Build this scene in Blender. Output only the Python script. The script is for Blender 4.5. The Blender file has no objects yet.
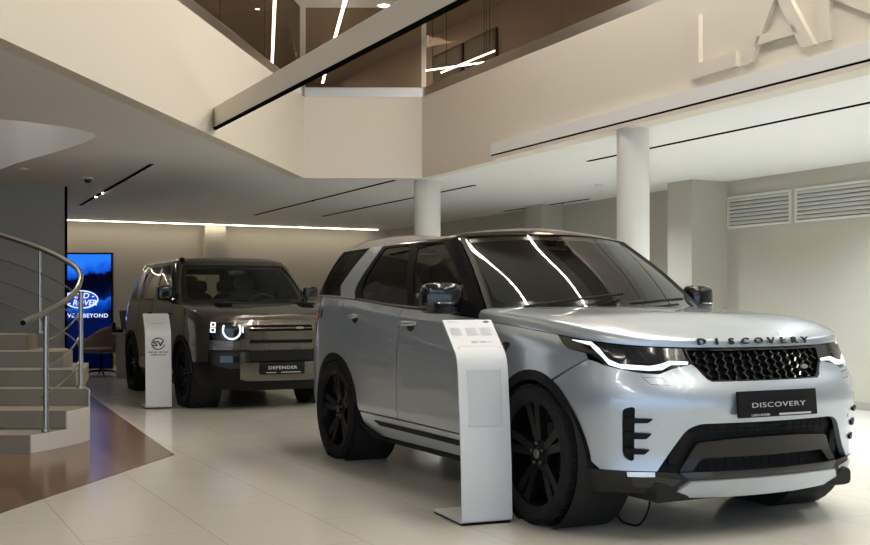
import bpy, bmesh, math, random
import numpy as np
from mathutils import Vector, Matrix
from mathutils.geometry import delaunay_2d_cdt
random.seed(4)
scene=bpy.context.scene
COL=scene.collection
PI=math.pi
# ---------------------------------------------------------------- materials
def mat(name, col=(.8,.8,.8), rough=.5, metal=0., coat=0., coat_rough=.03, spec=.5, emit=None, estr=1.):
    m=bpy.data.materials.new(name); m.use_nodes=True
    b=m.node_tree.nodes['Principled BSDF']
    b.inputs['Base Color'].default_value=(*col,1); b.inputs['Roughness'].default_value=rough; b.inputs['Metallic'].default_value=metal
    b.inputs['Coat Weight'].default_value=coat; b.inputs['Coat Roughness'].default_value=coat_rough; b.inputs['Specular IOR Level'].default_value=spec
    if emit: b.inputs['Emission Color'].default_value=(*emit,1); b.inputs['Emission Strength'].default_value=estr
    return m
def nd(m,t,**k):
    n=m.node_tree.nodes.new(t)
    for a,b in k.items():
        if a.startswith('i_'): n.inputs[a[2:].replace('_',' ')].default_value=b
        else: setattr(n,a,b)
    return n
def lk(m,a,b): m.node_tree.links.new(a,b)
def bsdf(m): return m.node_tree.nodes['Principled BSDF']
def glass(name, tint, refl=1.0, ior=1.5):
    m=bpy.data.materials.new(name); m.use_nodes=True; nt=m.node_tree; nt.nodes.clear()
    out=nd(m,'ShaderNodeOutputMaterial'); t=nd(m,'ShaderNodeBsdfTransparent'); g=nd(m,'ShaderNodeBsdfGlossy'); x=nd(m,'ShaderNodeMixShader')
    t.inputs[0].default_value=(*tint,1); g.inputs['Color'].default_value=(refl,refl,refl,1); g.inputs['Roughness'].default_value=.01;
    # Schlick reflectance from the angle of view, the same from both faces of a thin pane
    ge=nd(m,'ShaderNodeNewGeometry'); dt=nd(m,'ShaderNodeVectorMath',operation='DOT_PRODUCT'); ab=nd(m,'ShaderNodeMath',operation='ABSOLUTE'); om=nd(m,'ShaderNodeMath',operation='SUBTRACT'); om.inputs[0].default_value=1.
    pw=nd(m,'ShaderNodeMath',operation='POWER'); pw.inputs[1].default_value=5.; ma=nd(m,'ShaderNodeMath',operation='MULTIPLY_ADD'); ma.inputs[1].default_value=.95; ma.inputs[2].default_value=.045
    lk(m,ge.outputs['Incoming'],dt.inputs[0]); lk(m,ge.outputs['Normal'],dt.inputs[1]); lk(m,dt.outputs['Value'],ab.inputs[0]); lk(m,ab.outputs[0],om.inputs[1]); lk(m,om.outputs[0],pw.inputs[0]); lk(m,pw.outputs[0],ma.inputs[0])
    lk(m,ma.outputs[0],x.inputs[0]); lk(m,t.outputs[0],x.inputs[1]); lk(m,g.outputs[0],x.inputs[2]); lk(m,x.outputs[0],out.inputs[0])
    return m
def plaster(name,col,bump=.02,rough=.75):
    m=mat(name,col,rough,spec=.3); n=nd(m,'ShaderNodeTexNoise'); n.inputs['Scale'].default_value=90; bp=nd(m,'ShaderNodeBump'); bp.inputs['Strength'].default_value=bump
    tc=nd(m,'ShaderNodeTexCoord'); lk(m,tc.outputs['Object'],n.inputs['Vector']); lk(m,n.outputs['Fac'],bp.inputs['Height']); lk(m,bp.outputs[0],bsdf(m).inputs['Normal'])
    return m
# ---------------------------------------------------------------- objects
def tag(o,label=None,cat=None,group=None,kind=None):
    if label: o['label']=label
    if cat: o['category']=cat
    if group: o['group']=group
    if kind: o['kind']=kind
    return o
def empty(name,loc=(0,0,0),rz=0.,label=None,cat=None,group=None,scale=1.):
    o=bpy.data.objects.new(name,None); COL.objects.link(o); o.location=loc; o.rotation_euler=(0,0,rz); o.scale=(scale,)*3; o.empty_display_size=.2
    return tag(o,label,cat,group)
def link_mesh(name,me,m,parent=None,smooth=True,ang=35):
    me.name=name
    if smooth:
        me.shade_smooth(); me.set_sharp_from_angle(angle=math.radians(ang))
    if m is not None and not me.materials: me.materials.append(m)
    o=bpy.data.objects.new(name,me); COL.objects.link(o)
    if parent is not None: o.parent=parent
    return o
def raw(name,V,F,m,parent=None,smooth=True,ang=35):
    me=bpy.data.meshes.new(name); me.from_pydata([tuple(map(float,v)) for v in V],[],[tuple(map(int,f)) for f in F]); me.update()
    return link_mesh(name,me,m,parent,smooth,ang)
class MB:
    # collects shapes that make up ONE mesh
    def __init__(s): s.bm=bmesh.new()
    def add(s,V,F,M=None):
        vs=[s.bm.verts.new(tuple(map(float,v)) if M is None else M@Vector(tuple(map(float,v)))) for v in V]
        for f in F:
            try: s.bm.faces.new([vs[i] for i in f])
            except ValueError: pass
        return s
    def box(s,x0,x1,y0,y1,z0,z1,bev=0,M=None,seg=2):
        b=bmesh.new(); bmesh.ops.create_cube(b,size=1)
        for v in b.verts: v.co=((x0+x1)/2+v.co.x*(x1-x0),(y0+y1)/2+v.co.y*(y1-y0),(z0+z1)/2+v.co.z*(z1-z0))
        if bev: bmesh.ops.bevel(b,geom=list(b.edges),offset=bev,segments=seg,profile=.5,affect='EDGES')
        b.verts.index_update(); s.add([v.co[:] for v in b.verts],[[v.index for v in f.verts] for f in b.faces],M); b.free(); return s
    def prism(s,P,d,M=None):
        n=len(P); d=Vector(d); V=[Vector(p) for p in P]+[Vector(p)+d for p in P]
        F=[list(range(n))[::-1],list(range(n,2*n))]+[[i,(i+1)%n,(i+1)%n+n,i+n] for i in range(n)]
        return s.add(V,F,M)
    def tube(s,pts,r,n=10,closed=False,cap=True,M=None):
        pts=[Vector(p) for p in pts]; N=len(pts); V=[];F=[]; up=None
        for i,p in enumerate(pts):
            a=pts[(i-1)%N] if closed or i>0 else p; b=pts[(i+1)%N] if closed or i<N-1 else p
            t=(b-a).normalized()
            if up is None: up=t.orthogonal().normalized()
            up=(up-t*up.dot(t)); up=up.normalized() if up.length>1e-6 else t.orthogonal().normalized(); w=t.cross(up)
            rr=r[i] if isinstance(r,(list,tuple)) else r
            for k in range(n):
                c=2*PI*k/n; V.append(p+(up*math.cos(c)+w*math.sin(c))*rr)
        for i in range(N if closed else N-1):
            for k in range(n):
                j=(i+1)%N; F.append([i*n+k,i*n+(k+1)%n,j*n+(k+1)%n,j*n+k])
        if cap and not closed: F+= [list(range(n))[::-1],[(N-1)*n+k for k in range(n)]]
        return s.add(V,F,M)
    def lathe(s,prof,n=32,axis='z',c=(0,0,0),closed=False,M=None,cap=False):
        V=[];F=[];m=len(prof); c=Vector(c)
        for k in range(n):
            a=2*PI*k/n; ca,sa=math.cos(a),math.sin(a)
            for r,h in prof:
                V.append(c+(Vector((r*ca,r*sa,h)) if axis=='z' else Vector((r*ca,h,-r*sa)) if axis=='y' else Vector((h,r*ca,r*sa))))
        for k in range(n):
            q=(k+1)%n
            for i in range(m if closed else m-1):
                j=(i+1)%m; F.append([k*m+i,q*m+i,q*m+j,k*m+j])
        if cap: F+=[[k*m for k in range(n)][::-1],[k*m+m-1 for k in range(n)]]
        return s.add(V,F,M)
    def cyl(s,a,b,r,n=16,r2=None): return s.tube([a,b],[r,r if r2 is None else r2],n)
    def sup(s,c,r,e=(.5,.5),nu=24,nv=14,M=None):
        sg=lambda w,p: math.copysign(abs(w)**p,w)
        V=[];F=[]
        for j in range(nv+1):
            p=-PI/2+PI*j/nv
            for i in range(nu):
                t=2*PI*i/nu
                V.append((c[0]+r[0]*sg(math.cos(p),e[0])*sg(math.cos(t),e[1]),c[1]+r[1]*sg(math.cos(p),e[0])*sg(math.sin(t),e[1]),c[2]+r[2]*sg(math.sin(p),e[0])))
        for j in range(nv):
            for i in range(nu): F.append([j*nu+i,j*nu+(i+1)%nu,(j+1)*nu+(i+1)%nu,(j+1)*nu+i])
        return s.add(V,F,M)
    def grid(s,fn,us,vs,M=None):
        V=[fn(u,v) for u in us for v in vs]; n=len(vs)
        F=[[i*n+j,(i+1)*n+j,(i+1)*n+j+1,i*n+j+1] for i in range(len(us)-1) for j in range(n-1)]
        return s.add(V,F,M)
    def build(s,name,m,parent=None,smooth=True,ang=35):
        bmesh.ops.remove_doubles(s.bm,verts=s.bm.verts,dist=1e-5); bmesh.ops.dissolve_degenerate(s.bm,edges=s.bm.edges,dist=1e-6)
        bmesh.ops.recalc_face_normals(s.bm,faces=s.bm.faces)
        me=bpy.data.meshes.new(name); s.bm.to_mesh(me); s.bm.free()
        return link_mesh(name,me,m,parent,smooth,ang)
def letters(body,size,extrude=0.,xs=1.,spacing=1.,align='CENTER',bevel=0.,offset=0.):
    cu=bpy.data.curves.new('lettering','FONT'); cu.body=body; cu.size=size; cu.extrude=extrude; cu.space_character=spacing; cu.align_x=align; cu.bevel_depth=bevel; cu.resolution_u=3; cu.offset=offset
    ob=bpy.data.objects.new('lettering',cu); COL.objects.link(ob); bpy.context.view_layer.update()
    me=bpy.data.meshes.new_from_object(ob.evaluated_get(bpy.context.evaluated_depsgraph_get())); bpy.data.objects.remove(ob); bpy.data.curves.remove(cu)
    for v in me.vertices: v.co.x*=xs
    me.materials.clear()
    return me
def put(me,M):
    me.transform(M); return me
def frame(o,x,z):
    # matrix with local x along x, local z along z
    x=Vector(x).normalized(); z=Vector(z); z=(z-x*z.dot(x)).normalized(); y=z.cross(x)
    return Matrix.Translation(o)@Matrix((x,y,z)).transposed().to_4x4()
# ---------------------------------------------------------------- 2D polygons on smooth surfaces
def rnd(poly,r,n=4):
    poly=[p for i,p in enumerate(poly) if abs(p[0]-poly[i-1][0])+abs(p[1]-poly[i-1][1])>1e-6]
    out=[];N=len(poly)
    for i in range(N):
        p,a,b=(np.array(poly[k%N],float) for k in (i,i-1,i+1))
        da,db=a-p,b-p; la,lb=np.linalg.norm(da),np.linalg.norm(db); rr=min(r,la*.45,lb*.45)
        p0,p1=p+da/la*rr,p+db/lb*rr
        for t in np.linspace(0,1,n+1): out.append(tuple((1-t)**2*p0+2*t*(1-t)*p+t*t*p1))
    return out
def inside(P,poly):
    x,y=P[:,0],P[:,1]; c=np.zeros(len(P),bool); n=len(poly)
    for i in range(n):
        x0,y0=poly[i]; x1,y1=poly[i-1]
        if y0==y1: continue
        k=((y0>y)!=(y1>y))&(x<(x1-x0)*(y-y0)/(y1-y0)+x0); c^=k
    return c
def edge_dist(P,poly):
    d=np.full(len(P),9.); A=np.array(poly); B=np.roll(A,-1,0)
    for a,b in zip(A,B):
        ab=b-a; t=np.clip(((P-a)@ab)/max(ab@ab,1e-12),0,1); d=np.minimum(d,np.linalg.norm(P-a-t[:,None]*ab,axis=1))
    return d
def dense(poly,g):
    out=[];n=len(poly)
    for i in range(n):
        a,b=np.array(poly[i],float),np.array(poly[(i+1)%n],float); k=max(1,int(math.ceil(np.linalg.norm(b-a)/g)))
        for j in range(k): out.append(tuple(a+(b-a)*j/k))
    return out
def area2(p): return sum(p[i-1][0]*p[i][1]-p[i][0]*p[i-1][1] for i in range(len(p)))
def panel(name,L,poly,m,parent=None,off=0.,depth=.015,g=.04,holes=(),lab=None):
    if area2(poly)<0: poly=poly[::-1]
    poly=dense(poly,g); hs=[]
    for h in holes:
        h=list(h)
        if area2(h)>0: h=h[::-1]
        hs.append(dense(h,g))
    A=np.array(poly); lo,hi=A.min(0),A.max(0)
    X,Y=np.meshgrid(np.arange(lo[0]+g/2,hi[0],g),np.arange(lo[1]+g/2,hi[1],g*.85),indexing='ij'); Y=Y.copy(); X=X+(np.arange(X.shape[1])%2)*g*.5
    P=np.stack([X.ravel(),Y.ravel()],1); P=P[inside(P,poly)]
    if len(P): P=P[edge_dist(P,poly)>g*.45]
    for h in hs:
        if len(P): P=P[~inside(P,h)]
        if len(P): P=P[edge_dist(P,h)>g*.45]
    V=list(poly);E=[(i,(i+1)%len(poly)) for i in range(len(poly))]
    for h in hs:
        k=len(V); V+=h; E+=[(k+i,k+(i+1)%len(h)) for i in range(len(h))]
    V+=[tuple(p) for p in P]
    r=delaunay_2d_cdt([Vector(v) for v in V],E,[],1 if not hs else 0,1e-7)
    pts=np.array([tuple(v) for v in r[0]]); tris=[tuple(f) for f in r[2]]
    if hs:
        cen=np.array([pts[list(f)].mean(0) for f in tris]); ok=inside(cen,poly)
        for h in hs: ok&=~inside(cen,h)
        tris=[f for f,k in zip(tris,ok) if k]
    T=[]
    for f in tris:
        a,b,c=pts[list(f)]; ar=(b[0]-a[0])*(c[1]-a[1])-(b[1]-a[1])*(c[0]-a[0])
        if abs(ar)<1e-10: continue
        T.append(f if ar>0 else f[::-1])
    N=L.normal(pts[:,0],pts[:,1]); W=L(pts[:,0],pts[:,1])+N*off
    cnt={}
    for f in T:
        for i in range(3):
            e=(f[i],f[(i+1)%3]); cnt[e]=cnt.get(e,0)+1
    B=[e for e in cnt if (e[1],e[0]) not in cnt]
    VV=[tuple(v) for v in W]; FF=list(T)
    if depth:
        mp={}
        def q(i):
            if i not in mp: mp[i]=len(VV); VV.append(tuple(W[i])); VV.append(tuple(W[i]-N[i]*depth))
            return mp[i]
        for a,b in B:
            ia,ib=q(a),q(b); FF.append((ib,ia,ia+1,ib+1))
    o=raw(name,VV,FF,m,parent,True,60)
    if lab: o['label']=lab
    return o
def mir(L,poly): return [(2*L.S-s,v) for s,v in poly][::-1]
def sym(L,chain): return list(chain)+mir(L,chain)
def arc(cx,cz,a,b,t0,t1,n=18): return [(cx+a*math.cos(math.radians(t)),cz+b*math.sin(math.radians(t))) for t in np.linspace(t0,t1,n)]
def ribbon(name,L,line,w,m,parent,off=.003,depth=.004):
    # narrow band following a line of (s,v) points
    A=np.array(line,float); t=np.gradient(A,axis=0); t/=np.linalg.norm(t,axis=1,keepdims=True); n=np.stack([-t[:,1],t[:,0]],1)*w/2
    return panel(name,L,[tuple(p) for p in A+n]+[tuple(p) for p in (A-n)[::-1]],m,parent,off,depth,.03)
class Loft:
    # smooth surface through a table of points [row][station]; right half of a car, mirrored about y=0
    def __init__(self, sk, vk, T, roof=False, crease=-9, open_start=False):
        self.crease=crease
        self.sk=np.array(sk,float); self.vk=np.array(vk,float); self.T=np.array(T,float); self.S=self.sk[-1]
        m=np.array([1,-1,1.])
        T=self.T; a=T[:,1:3][:,::-1]*m; b=T[:,-3:-1][:,::-1]*m
        if open_start: a=np.stack([3*T[:,0]-2*T[:,1],2*T[:,0]-T[:,1]],1)
        self.s2=np.concatenate([[-2*self.sk[1],-self.sk[1]] if open_start else [-self.sk[2],-self.sk[1]],self.sk,[2*self.S-self.sk[-2],2*self.S-self.sk[-3]]])
        self.T2=np.concatenate([a,T,b],1)
        if roof:
            self.v2=np.append(self.vk,2*self.vk[-1]-self.vk[-2]); self.T2=np.concatenate([self.T2,self.T2[-2:-1]*m],0)
        else: self.v2=self.vk
    @staticmethod
    def _tan(k,A,ax):
        A=np.moveaxis(A,ax,0); h=np.diff(k); d=np.diff(A,axis=0)/h.reshape((-1,)+(1,)*(A.ndim-1))
        t=np.empty_like(A); hh=h.reshape((-1,)+(1,)*(A.ndim-1))
        t[1:-1]=(d[:-1]*hh[1:]+d[1:]*hh[:-1])/(hh[1:]+hh[:-1]); t[0]=d[0]; t[-1]=d[-1]
        return np.moveaxis(t,0,ax)
    def __call__(self, s, v):
        s=np.atleast_1d(np.array(s,float)).copy(); v=np.atleast_1d(np.array(v,float)); s,v=np.broadcast_arrays(s,v); s=s.copy()
        sg=np.ones_like(s); f=s>self.S; s[f]=2*self.S-s[f]; sg[f]=-1; f=s<0; s[f]=-s[f]; sg[f]*=-1
        k=self.s2; i=np.clip(np.searchsorted(k,s,'right')-1,1,len(k)-3)
        if not hasattr(self,'ts'): self.ts=self._tan(k,self.T2,1)
        h=(k[i+1]-k[i]); t=(s-k[i])/h
        h00,h10,h01,h11=(1+2*t)*(1-t)**2,t*(1-t)**2,t*t*(3-2*t),t*t*(t-1)
        R=(self.T2[:,i]*h00[:,None]+self.ts[:,i]*(h10*h)[:,None]+self.T2[:,i+1]*h01[:,None]+self.ts[:,i+1]*(h11*h)[:,None])
        kv=self.v2; tv=self._tan(kv,R,0); j=np.clip(np.searchsorted(kv,v,'right')-1,0,len(kv)-2); n=np.arange(len(s))
        h=kv[j+1]-kv[j]; t=(v-kv[j])/h
        h00,h10,h01,h11=(1+2*t)*(1-t)**2,t*(1-t)**2,t*t*(3-2*t),t*t*(t-1)
        ta,tb=tv[j,n],tv[j+1,n]; c=self.crease
        if c>0:
            d=np.diff(R,axis=0)/np.diff(kv)[:,None,None]; f=j==c; ta=np.where(f[:,None],d[j,n],ta); f=j+1==c; tb=np.where(f[:,None],2*d[j,n]-tv[j,n],tb)
        P=R[j,n]*h00[:,None]+ta*(h10*h)[:,None]+R[j+1,n]*h01[:,None]+tb*(h11*h)[:,None]
        P[:,1]*=sg
        return P
    def normal(self,s,v,e=2e-3):
        a=self(np.add(s,e),v)-self(np.add(s,-e),v); b=self(s,np.add(v,e))-self(s,np.add(v,-e))
        n=np.cross(a,b); return n/np.maximum(np.linalg.norm(n,axis=1,keepdims=True),1e-9)
    def inv(self, pts, ax, s0=None, s1=None, v1=None):
        # (s,v) of points given by two coordinates ax=(0,2) side or (1,2) front or (0,1) top
        s0=0 if s0 is None else s0; s1=2*self.S if s1 is None else s1; v1=self.vk[-1] if v1 is None else v1
        G=np.array([(a,b) for a in np.linspace(s0,s1,160) for b in np.linspace(self.vk[0],v1,40)])
        P=self(G[:,0],G[:,1])[:,ax]; out=[]
        for p in pts:
            q=G[((P-p)**2).sum(1).argmin()].copy()
            for _ in range(8):
                e=1e-4; f=self(q[0],q[1])[0][list(ax)]-p
                J=np.stack([(self(q[0]+e,q[1])[0][list(ax)]-p-f)/e,(self(q[0],q[1]+e)[0][list(ax)]-p-f)/e],1)
                try: d=np.linalg.solve(J,-f)
                except Exception: break
                q+=np.clip(d,-.1,.1)
            out.append((q[0],q[1]))
        return out
def plan_loft(base, prof, vk, ztop, zmid):
    # base: plan stations (x,y,blend,ztop): blend 0=side profile 1=front profile 2=rear profile
    B=np.array([b[:2] for b in base],float); m=np.array([1,-1.])
    E=np.concatenate([B[1:2]*m,B,B[-2:-1]*m]); t=E[2:]-E[:-2]; n=np.stack([t[:,1],-t[:,0]],1); n/=np.linalg.norm(n,axis=1,keepdims=True)
    sk=np.concatenate([[0],np.cumsum(np.linalg.norm(np.diff(B,axis=0),axis=1))])
    T=[]
    for r,v in enumerate(vk):
        row=[]
        for i,b in enumerate(base):
            w=b[2]; pr=[p[r] for p in prof]
            off=pr[0]*(1-w)+pr[1]*w if w>=0 else pr[0]*(1+w)-pr[2]*w
            z=v if v<=zmid else zmid+(v-zmid)/(vk[-1]-zmid)*(b[3]-zmid)
            row.append((B[i,0]+n[i,0]*off,B[i,1]+n[i,1]*off,z))
        T.append(row)
    return Loft(sk,vk,T)
D_VK=[.20,.30,.42,.60,.78,.84,.95,1.03,1.06,1.15]
D_BASE=[(-1.00,0,-1,1.27),(-.985,-.45,-1,1.27),(-.93,-.68,-1,1.27),(-.80,-.84,-.7,1.27),(-.55,-.925,-.2,1.268),(-.25,-.962,0,1.26),(.3,-.97,0,1.235),(1.0,-.965,0,1.185),
 (1.7,-.965,0,1.15),(2.3,-.972,0,1.11),(2.75,-.978,0,1.078),(3.1,-.962,.15,1.045),(3.32,-.915,.4,1.02),(3.48,-.82,.7,1.005),(3.59,-.68,.9,.995),(3.655,-.50,1,.99),(3.70,-.25,1,.985),(3.715,0,1,.985)]
D_PROF=[[-.10,-.045,-.012,0,0,-.003,-.014,-.022,-.016,-.05],[-.10,-.03,-.035,-.010,0,-.014,-.056,-.080,-.090,-.12],[-.1,-.04,-.01,0,-.01,-.02,-.05,-.06,-.07,-.10]]
DB=plan_loft(D_BASE,D_PROF,D_VK,None,.6)
# greenhouse and roof rows
D_GST=[ # belt, mid, top (plan), for each station
 [(-.97,0),(-.90,0),(-.74,0)],[(-.95,-.42),(-.88,-.40),(-.73,-.38)],[(-.87,-.66),(-.80,-.60),(-.69,-.53)],[(-.74,-.825),(-.66,-.76),(-.59,-.665)],
 [(-.35,-.885),(-.28,-.81),(-.22,-.71)],[(.3,-.915),(.3,-.835),(.3,-.72)],[(1.0,-.915),(.98,-.835),(.92,-.715)],[(1.6,-.905),(1.42,-.825),(1.22,-.71)],
 [(2.03,-.89),(1.76,-.808),(1.43,-.70)],[(2.180,-0.850),(1.849,-0.766),(1.475,-0.675)],[(2.291,-0.660),(1.936,-0.595),(1.537,-0.524)],[(2.385,-0.440),(2.009,-0.397),(1.588,-0.349)],[(2.441,-0.220),(2.052,-0.198),(1.620,-0.175)],[(2.460,0.000),(2.067,-0.000),(1.630,-0.000)]]
D_GZB=[1.27,1.27,1.27,1.268,1.26,1.235,1.185,1.16,1.135,1.140,1.152,1.162,1.168,1.170]
D_GTOP=[1.63,1.63,1.63,1.63,1.635,1.64,1.642,1.64,1.645,1.652,1.663,1.672,1.678,1.680]
def build_dg():
    rows=[[],[],[],[],[],[]]
    for st,zb,zt in zip(D_GST,D_GZB,D_GTOP):
        b,m,t=st
        rows[0].append((*b,zb)); rows[1].append((*m,zb+(zt-zb)*.525)); rows[2].append((*t,zt))
        x,y=t
        rows[3].append((x+(.35-x)*.035,y*.955,zt+.02))
        rows[4].append((x+(.35-x)*.10,y*.82,zt+.04+.035*min(1,max(0,(.9-x)/.8))))
        rows[5].append((x+(.35-x)*.20,0,zt+.05+.04*min(1,max(0,(.9-x)/.8))))
    B=np.array([s[0] for s in D_GST]); sk=np.concatenate([[0],np.cumsum(np.linalg.norm(np.diff(B,axis=0),axis=1))])
    return Loft(sk,[0,.2,.4,.45,.55,1.0],rows,roof=True,crease=2)
DG=build_dg()
def screen_loft(G,i): return Loft(G.sk[i:]-G.sk[i],G.vk[:3],G.T[:3,i:],open_start=True)
DW=screen_loft(DG,9)
# ---------------------------------------------------------------- materials for cars
def paint(name,col,metal=.6,rough=.32):
    m=mat(name,col,rough,metal,coat=1.,coat_rough=.02)
    return m
M_SILVER=paint('silver paint',(.47,.53,.60),.70,.36)
M_PILLAR=mat('black pillar trim',(.005,.005,.006),.45,spec=.1)
M_BRONZE=paint('bronze grey paint',(.10,.086,.07),.65,.26)
M_GLOSSBLK=mat('gloss black',(.006,.006,.007),.14,coat=.4)
M_BLACK=mat('black plastic',(.005,.005,.006),.55,spec=.2)
M_DARK=mat('dark void',(.006,.006,.006),.8)
M_TAUPE=mat('dark gloss bumper trim',(.014,.013,.011),.25,spec=.35)
M_TAUPE2=mat('satin dark plastic',(.014,.0135,.013),.42,spec=.35)
M_RUBBER=mat('tyre rubber',(.011,.011,.012),.7,spec=.2)
M_RIM=mat('gloss black alloy',(.005,.005,.006),.25,.0,coat=0.,spec=.14)
M_DISC=mat('brake disc steel',(.16,.15,.145),.35,.9)
M_CHROME=mat('chrome',(.72,.72,.72),.12,1.)
M_DRL=mat('daytime light',(.9,.95,1),.3,emit=(.80,.92,1.),estr=.5)
M_LENS=mat('lamp lens',(.012,.014,.017),.12,coat=.5)
M_RED=mat('red lamp',(.35,.01,.02),.2,coat=1.,emit=(.8,.02,.05),estr=.25)
M_CABIN=mat('dark cabin leather',(.022,.021,.02),.6)
M_CABIN2=mat('cabin trim',(.03,.03,.03),.5)
M_BLADE=mat('white print',(.5,.51,.52),.5)
M_LETTER=mat('black lettering',(.012,.012,.013),.3)
G_WIND=glass('windscreen glass',(.66,.70,.66),.8)
G_FRONT=glass('side glass',(.4,.4,.37),.4)
G_PRIV=glass('privacy glass',(.04,.04,.036),.4)
G_SMOKE=glass('smoked glass',(.72,.71,.64))
G_CLEAR=glass('clear screen glass',(.78,.80,.76))
G_LAMP=glass('lamp glass',(.9,.92,.94))
# ---------------------------------------------------------------- room materials
W_FASCIA=plaster('warm white plaster',(.69,.64,.545)); W_WALL=plaster('wall plaster',(.46,.435,.365)); W_CEIL=plaster('ceiling plaster',(.78,.78,.76)); W_COL=plaster('column paint',(.70,.69,.65))
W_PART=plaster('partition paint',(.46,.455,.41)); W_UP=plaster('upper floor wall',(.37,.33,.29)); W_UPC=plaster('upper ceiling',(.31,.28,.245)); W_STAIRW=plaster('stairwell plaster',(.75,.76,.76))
M_STONE=plaster('stair stone',(.25,.22,.17),.03,.5); M_STRING=plaster('stair side plaster',(.60,.58,.53)); M_SLOT=mat('slot black',(.006,.006,.006),1.,spec=0.); M_BASEB=mat('baseboard',(.34,.32,.29),.5)
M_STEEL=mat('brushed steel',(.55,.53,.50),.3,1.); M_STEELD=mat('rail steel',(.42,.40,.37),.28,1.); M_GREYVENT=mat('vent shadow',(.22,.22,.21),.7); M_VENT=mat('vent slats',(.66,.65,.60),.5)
M_LED=mat('led strip',(1,1,1),.5,emit=(1,.93,.82),estr=46.); M_LEDU=mat('led strip upper',(1,1,1),.5,emit=(1,.93,.82),estr=10.); M_LEDC=mat('led strip warm',(1,1,1),.5,emit=(1,.86,.68),estr=7.5); M_LAMP=mat('lamp face',(1,1,1),.5,emit=(1,.9,.75),estr=12.)
G_RAIL=glass('tinted balustrade glass',(.62,.55,.47),.15); G_WINDOW=glass('window glass',(.95,.97,.98))
M_WHITE=mat('white metal panel',(.66,.67,.68),.38); M_GREYTXT=mat('grey print',(.42,.42,.43),.6); M_LIGHTGREY=mat('light grey print',(.62,.63,.64),.6)
# floor tiles with seams
M_FLOOR=mat('floor tile',(.55,.52,.45),.2,spec=.5)
tc=nd(M_FLOOR,'ShaderNodeTexCoord'); mp=nd(M_FLOOR,'ShaderNodeMapping'); mp.inputs['Rotation'].default_value=(0,0,math.radians(-26.8)); mp.vector_type='TEXTURE'; mp.inputs['Location'].default_value=(-2.38,6.81,0)
br=nd(M_FLOOR,'ShaderNodeTexBrick'); br.offset=.5; br.inputs['Scale'].default_value=1.; br.inputs['Brick Width'].default_value=1.29; br.inputs['Row Height'].default_value=.645; br.inputs['Mortar Size'].default_value=.0035
br.inputs['Color1'].default_value=(.66,.63,.555,1); br.inputs['Color2'].default_value=(.675,.645,.57,1); br.inputs['Mortar'].default_value=(.50,.47,.41,1)
mp.inputs['Rotation'].default_value=(0,0,math.radians(26.8+90)); lk(M_FLOOR,tc.outputs['Object'],mp.inputs[0]); lk(M_FLOOR,mp.outputs[0],br.inputs['Vector']); lk(M_FLOOR,br.outputs['Color'],bsdf(M_FLOOR).inputs['Base Color'])
nz=nd(M_FLOOR,'ShaderNodeTexNoise'); nz.inputs['Scale'].default_value=3.; mr=nd(M_FLOOR,'ShaderNodeMapRange'); mr.inputs['To Min'].default_value=.11; mr.inputs['To Max'].default_value=.19
lk(M_FLOOR,tc.outputs['Object'],nz.inputs['Vector']); lk(M_FLOOR,nz.outputs['Fac'],mr.inputs['Value']); lk(M_FLOOR,mr.outputs[0],bsdf(M_FLOOR).inputs['Roughness'])
# wood planks
M_WOOD=mat('walnut planks',(.2,.12,.07),.17); tc=nd(M_WOOD,'ShaderNodeTexCoord'); mp=nd(M_WOOD,'ShaderNodeMapping'); mp.vector_type='TEXTURE'; mp.inputs['Rotation'].default_value=(0,0,math.radians(116.8))
br=nd(M_WOOD,'ShaderNodeTexBrick'); br.inputs['Scale'].default_value=1.; br.inputs['Brick Width'].default_value=1.4; br.inputs['Row Height'].default_value=.14; br.inputs['Mortar Size'].default_value=.0015; br.inputs['Color1'].default_value=(.15,.078,.038,1); br.inputs['Color2'].default_value=(.33,.185,.10,1); br.inputs['Mortar'].default_value=(.05,.03,.02,1)
m2=nd(M_WOOD,'ShaderNodeMapping'); m2.inputs['Scale'].default_value=(2,40,1); nz=nd(M_WOOD,'ShaderNodeTexNoise'); nz.inputs['Scale'].default_value=1.5; mx=nd(M_WOOD,'ShaderNodeMixRGB',blend_type='MULTIPLY'); mx.inputs[0].default_value=.6
lk(M_WOOD,tc.outputs['Object'],mp.inputs[0]); lk(M_WOOD,mp.outputs[0],br.inputs['Vector']); lk(M_WOOD,mp.outputs[0],m2.inputs[0]); lk(M_WOOD,m2.outputs[0],nz.inputs['Vector']); lk(M_WOOD,br.outputs['Color'],mx.inputs[1]); lk(M_WOOD,nz.outputs['Color'],mx.inputs[2]); lk(M_WOOD,mx.outputs[0],bsdf(M_WOOD).inputs['Base Color'])
ST=lambda o: tag(o,kind='structure')
def slab(name,poly,z0,z1,m,holes=()):
    b=MB()
    if not holes: b.prism([(x,y,z0) for x,y in poly],(0,0,z1-z0))
    else:
        V=list(poly);E=[(i,(i+1)%len(poly)) for i in range(len(poly))]
        for h in holes: k=len(V); V+=list(h); E+=[(k+i,k+(i+1)%len(h)) for i in range(len(h))]
        r=delaunay_2d_cdt([Vector(v) for v in V],E,[],0,1e-6); P=np.array([tuple(v) for v in r[0]]); c=np.array([P[list(f)].mean(0) for f in r[2]]); ok=inside(c,list(poly))
        for h in holes: ok&=~inside(c,list(h))
        F=[tuple(f) for f,k in zip(r[2],ok) if k]; n=len(P)
        VV=[(x,y,z0) for x,y in P]+[(x,y,z1) for x,y in P]; FF=[f[::-1] for f in F]+[tuple(i+n for i in f) for f in F]
        for L in [list(poly)]+[list(h) for h in holes]:
            for i in range(len(L)): a,q=L[i],L[(i+1)%len(L)]; k=len(VV); VV+=[(*a,z0),(*q,z0),(*q,z1),(*a,z1)]; FF.append((k,k+1,k+2,k+3))
        b.add(VV,FF)
    return ST(b.build(name,m,None,False))
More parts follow.
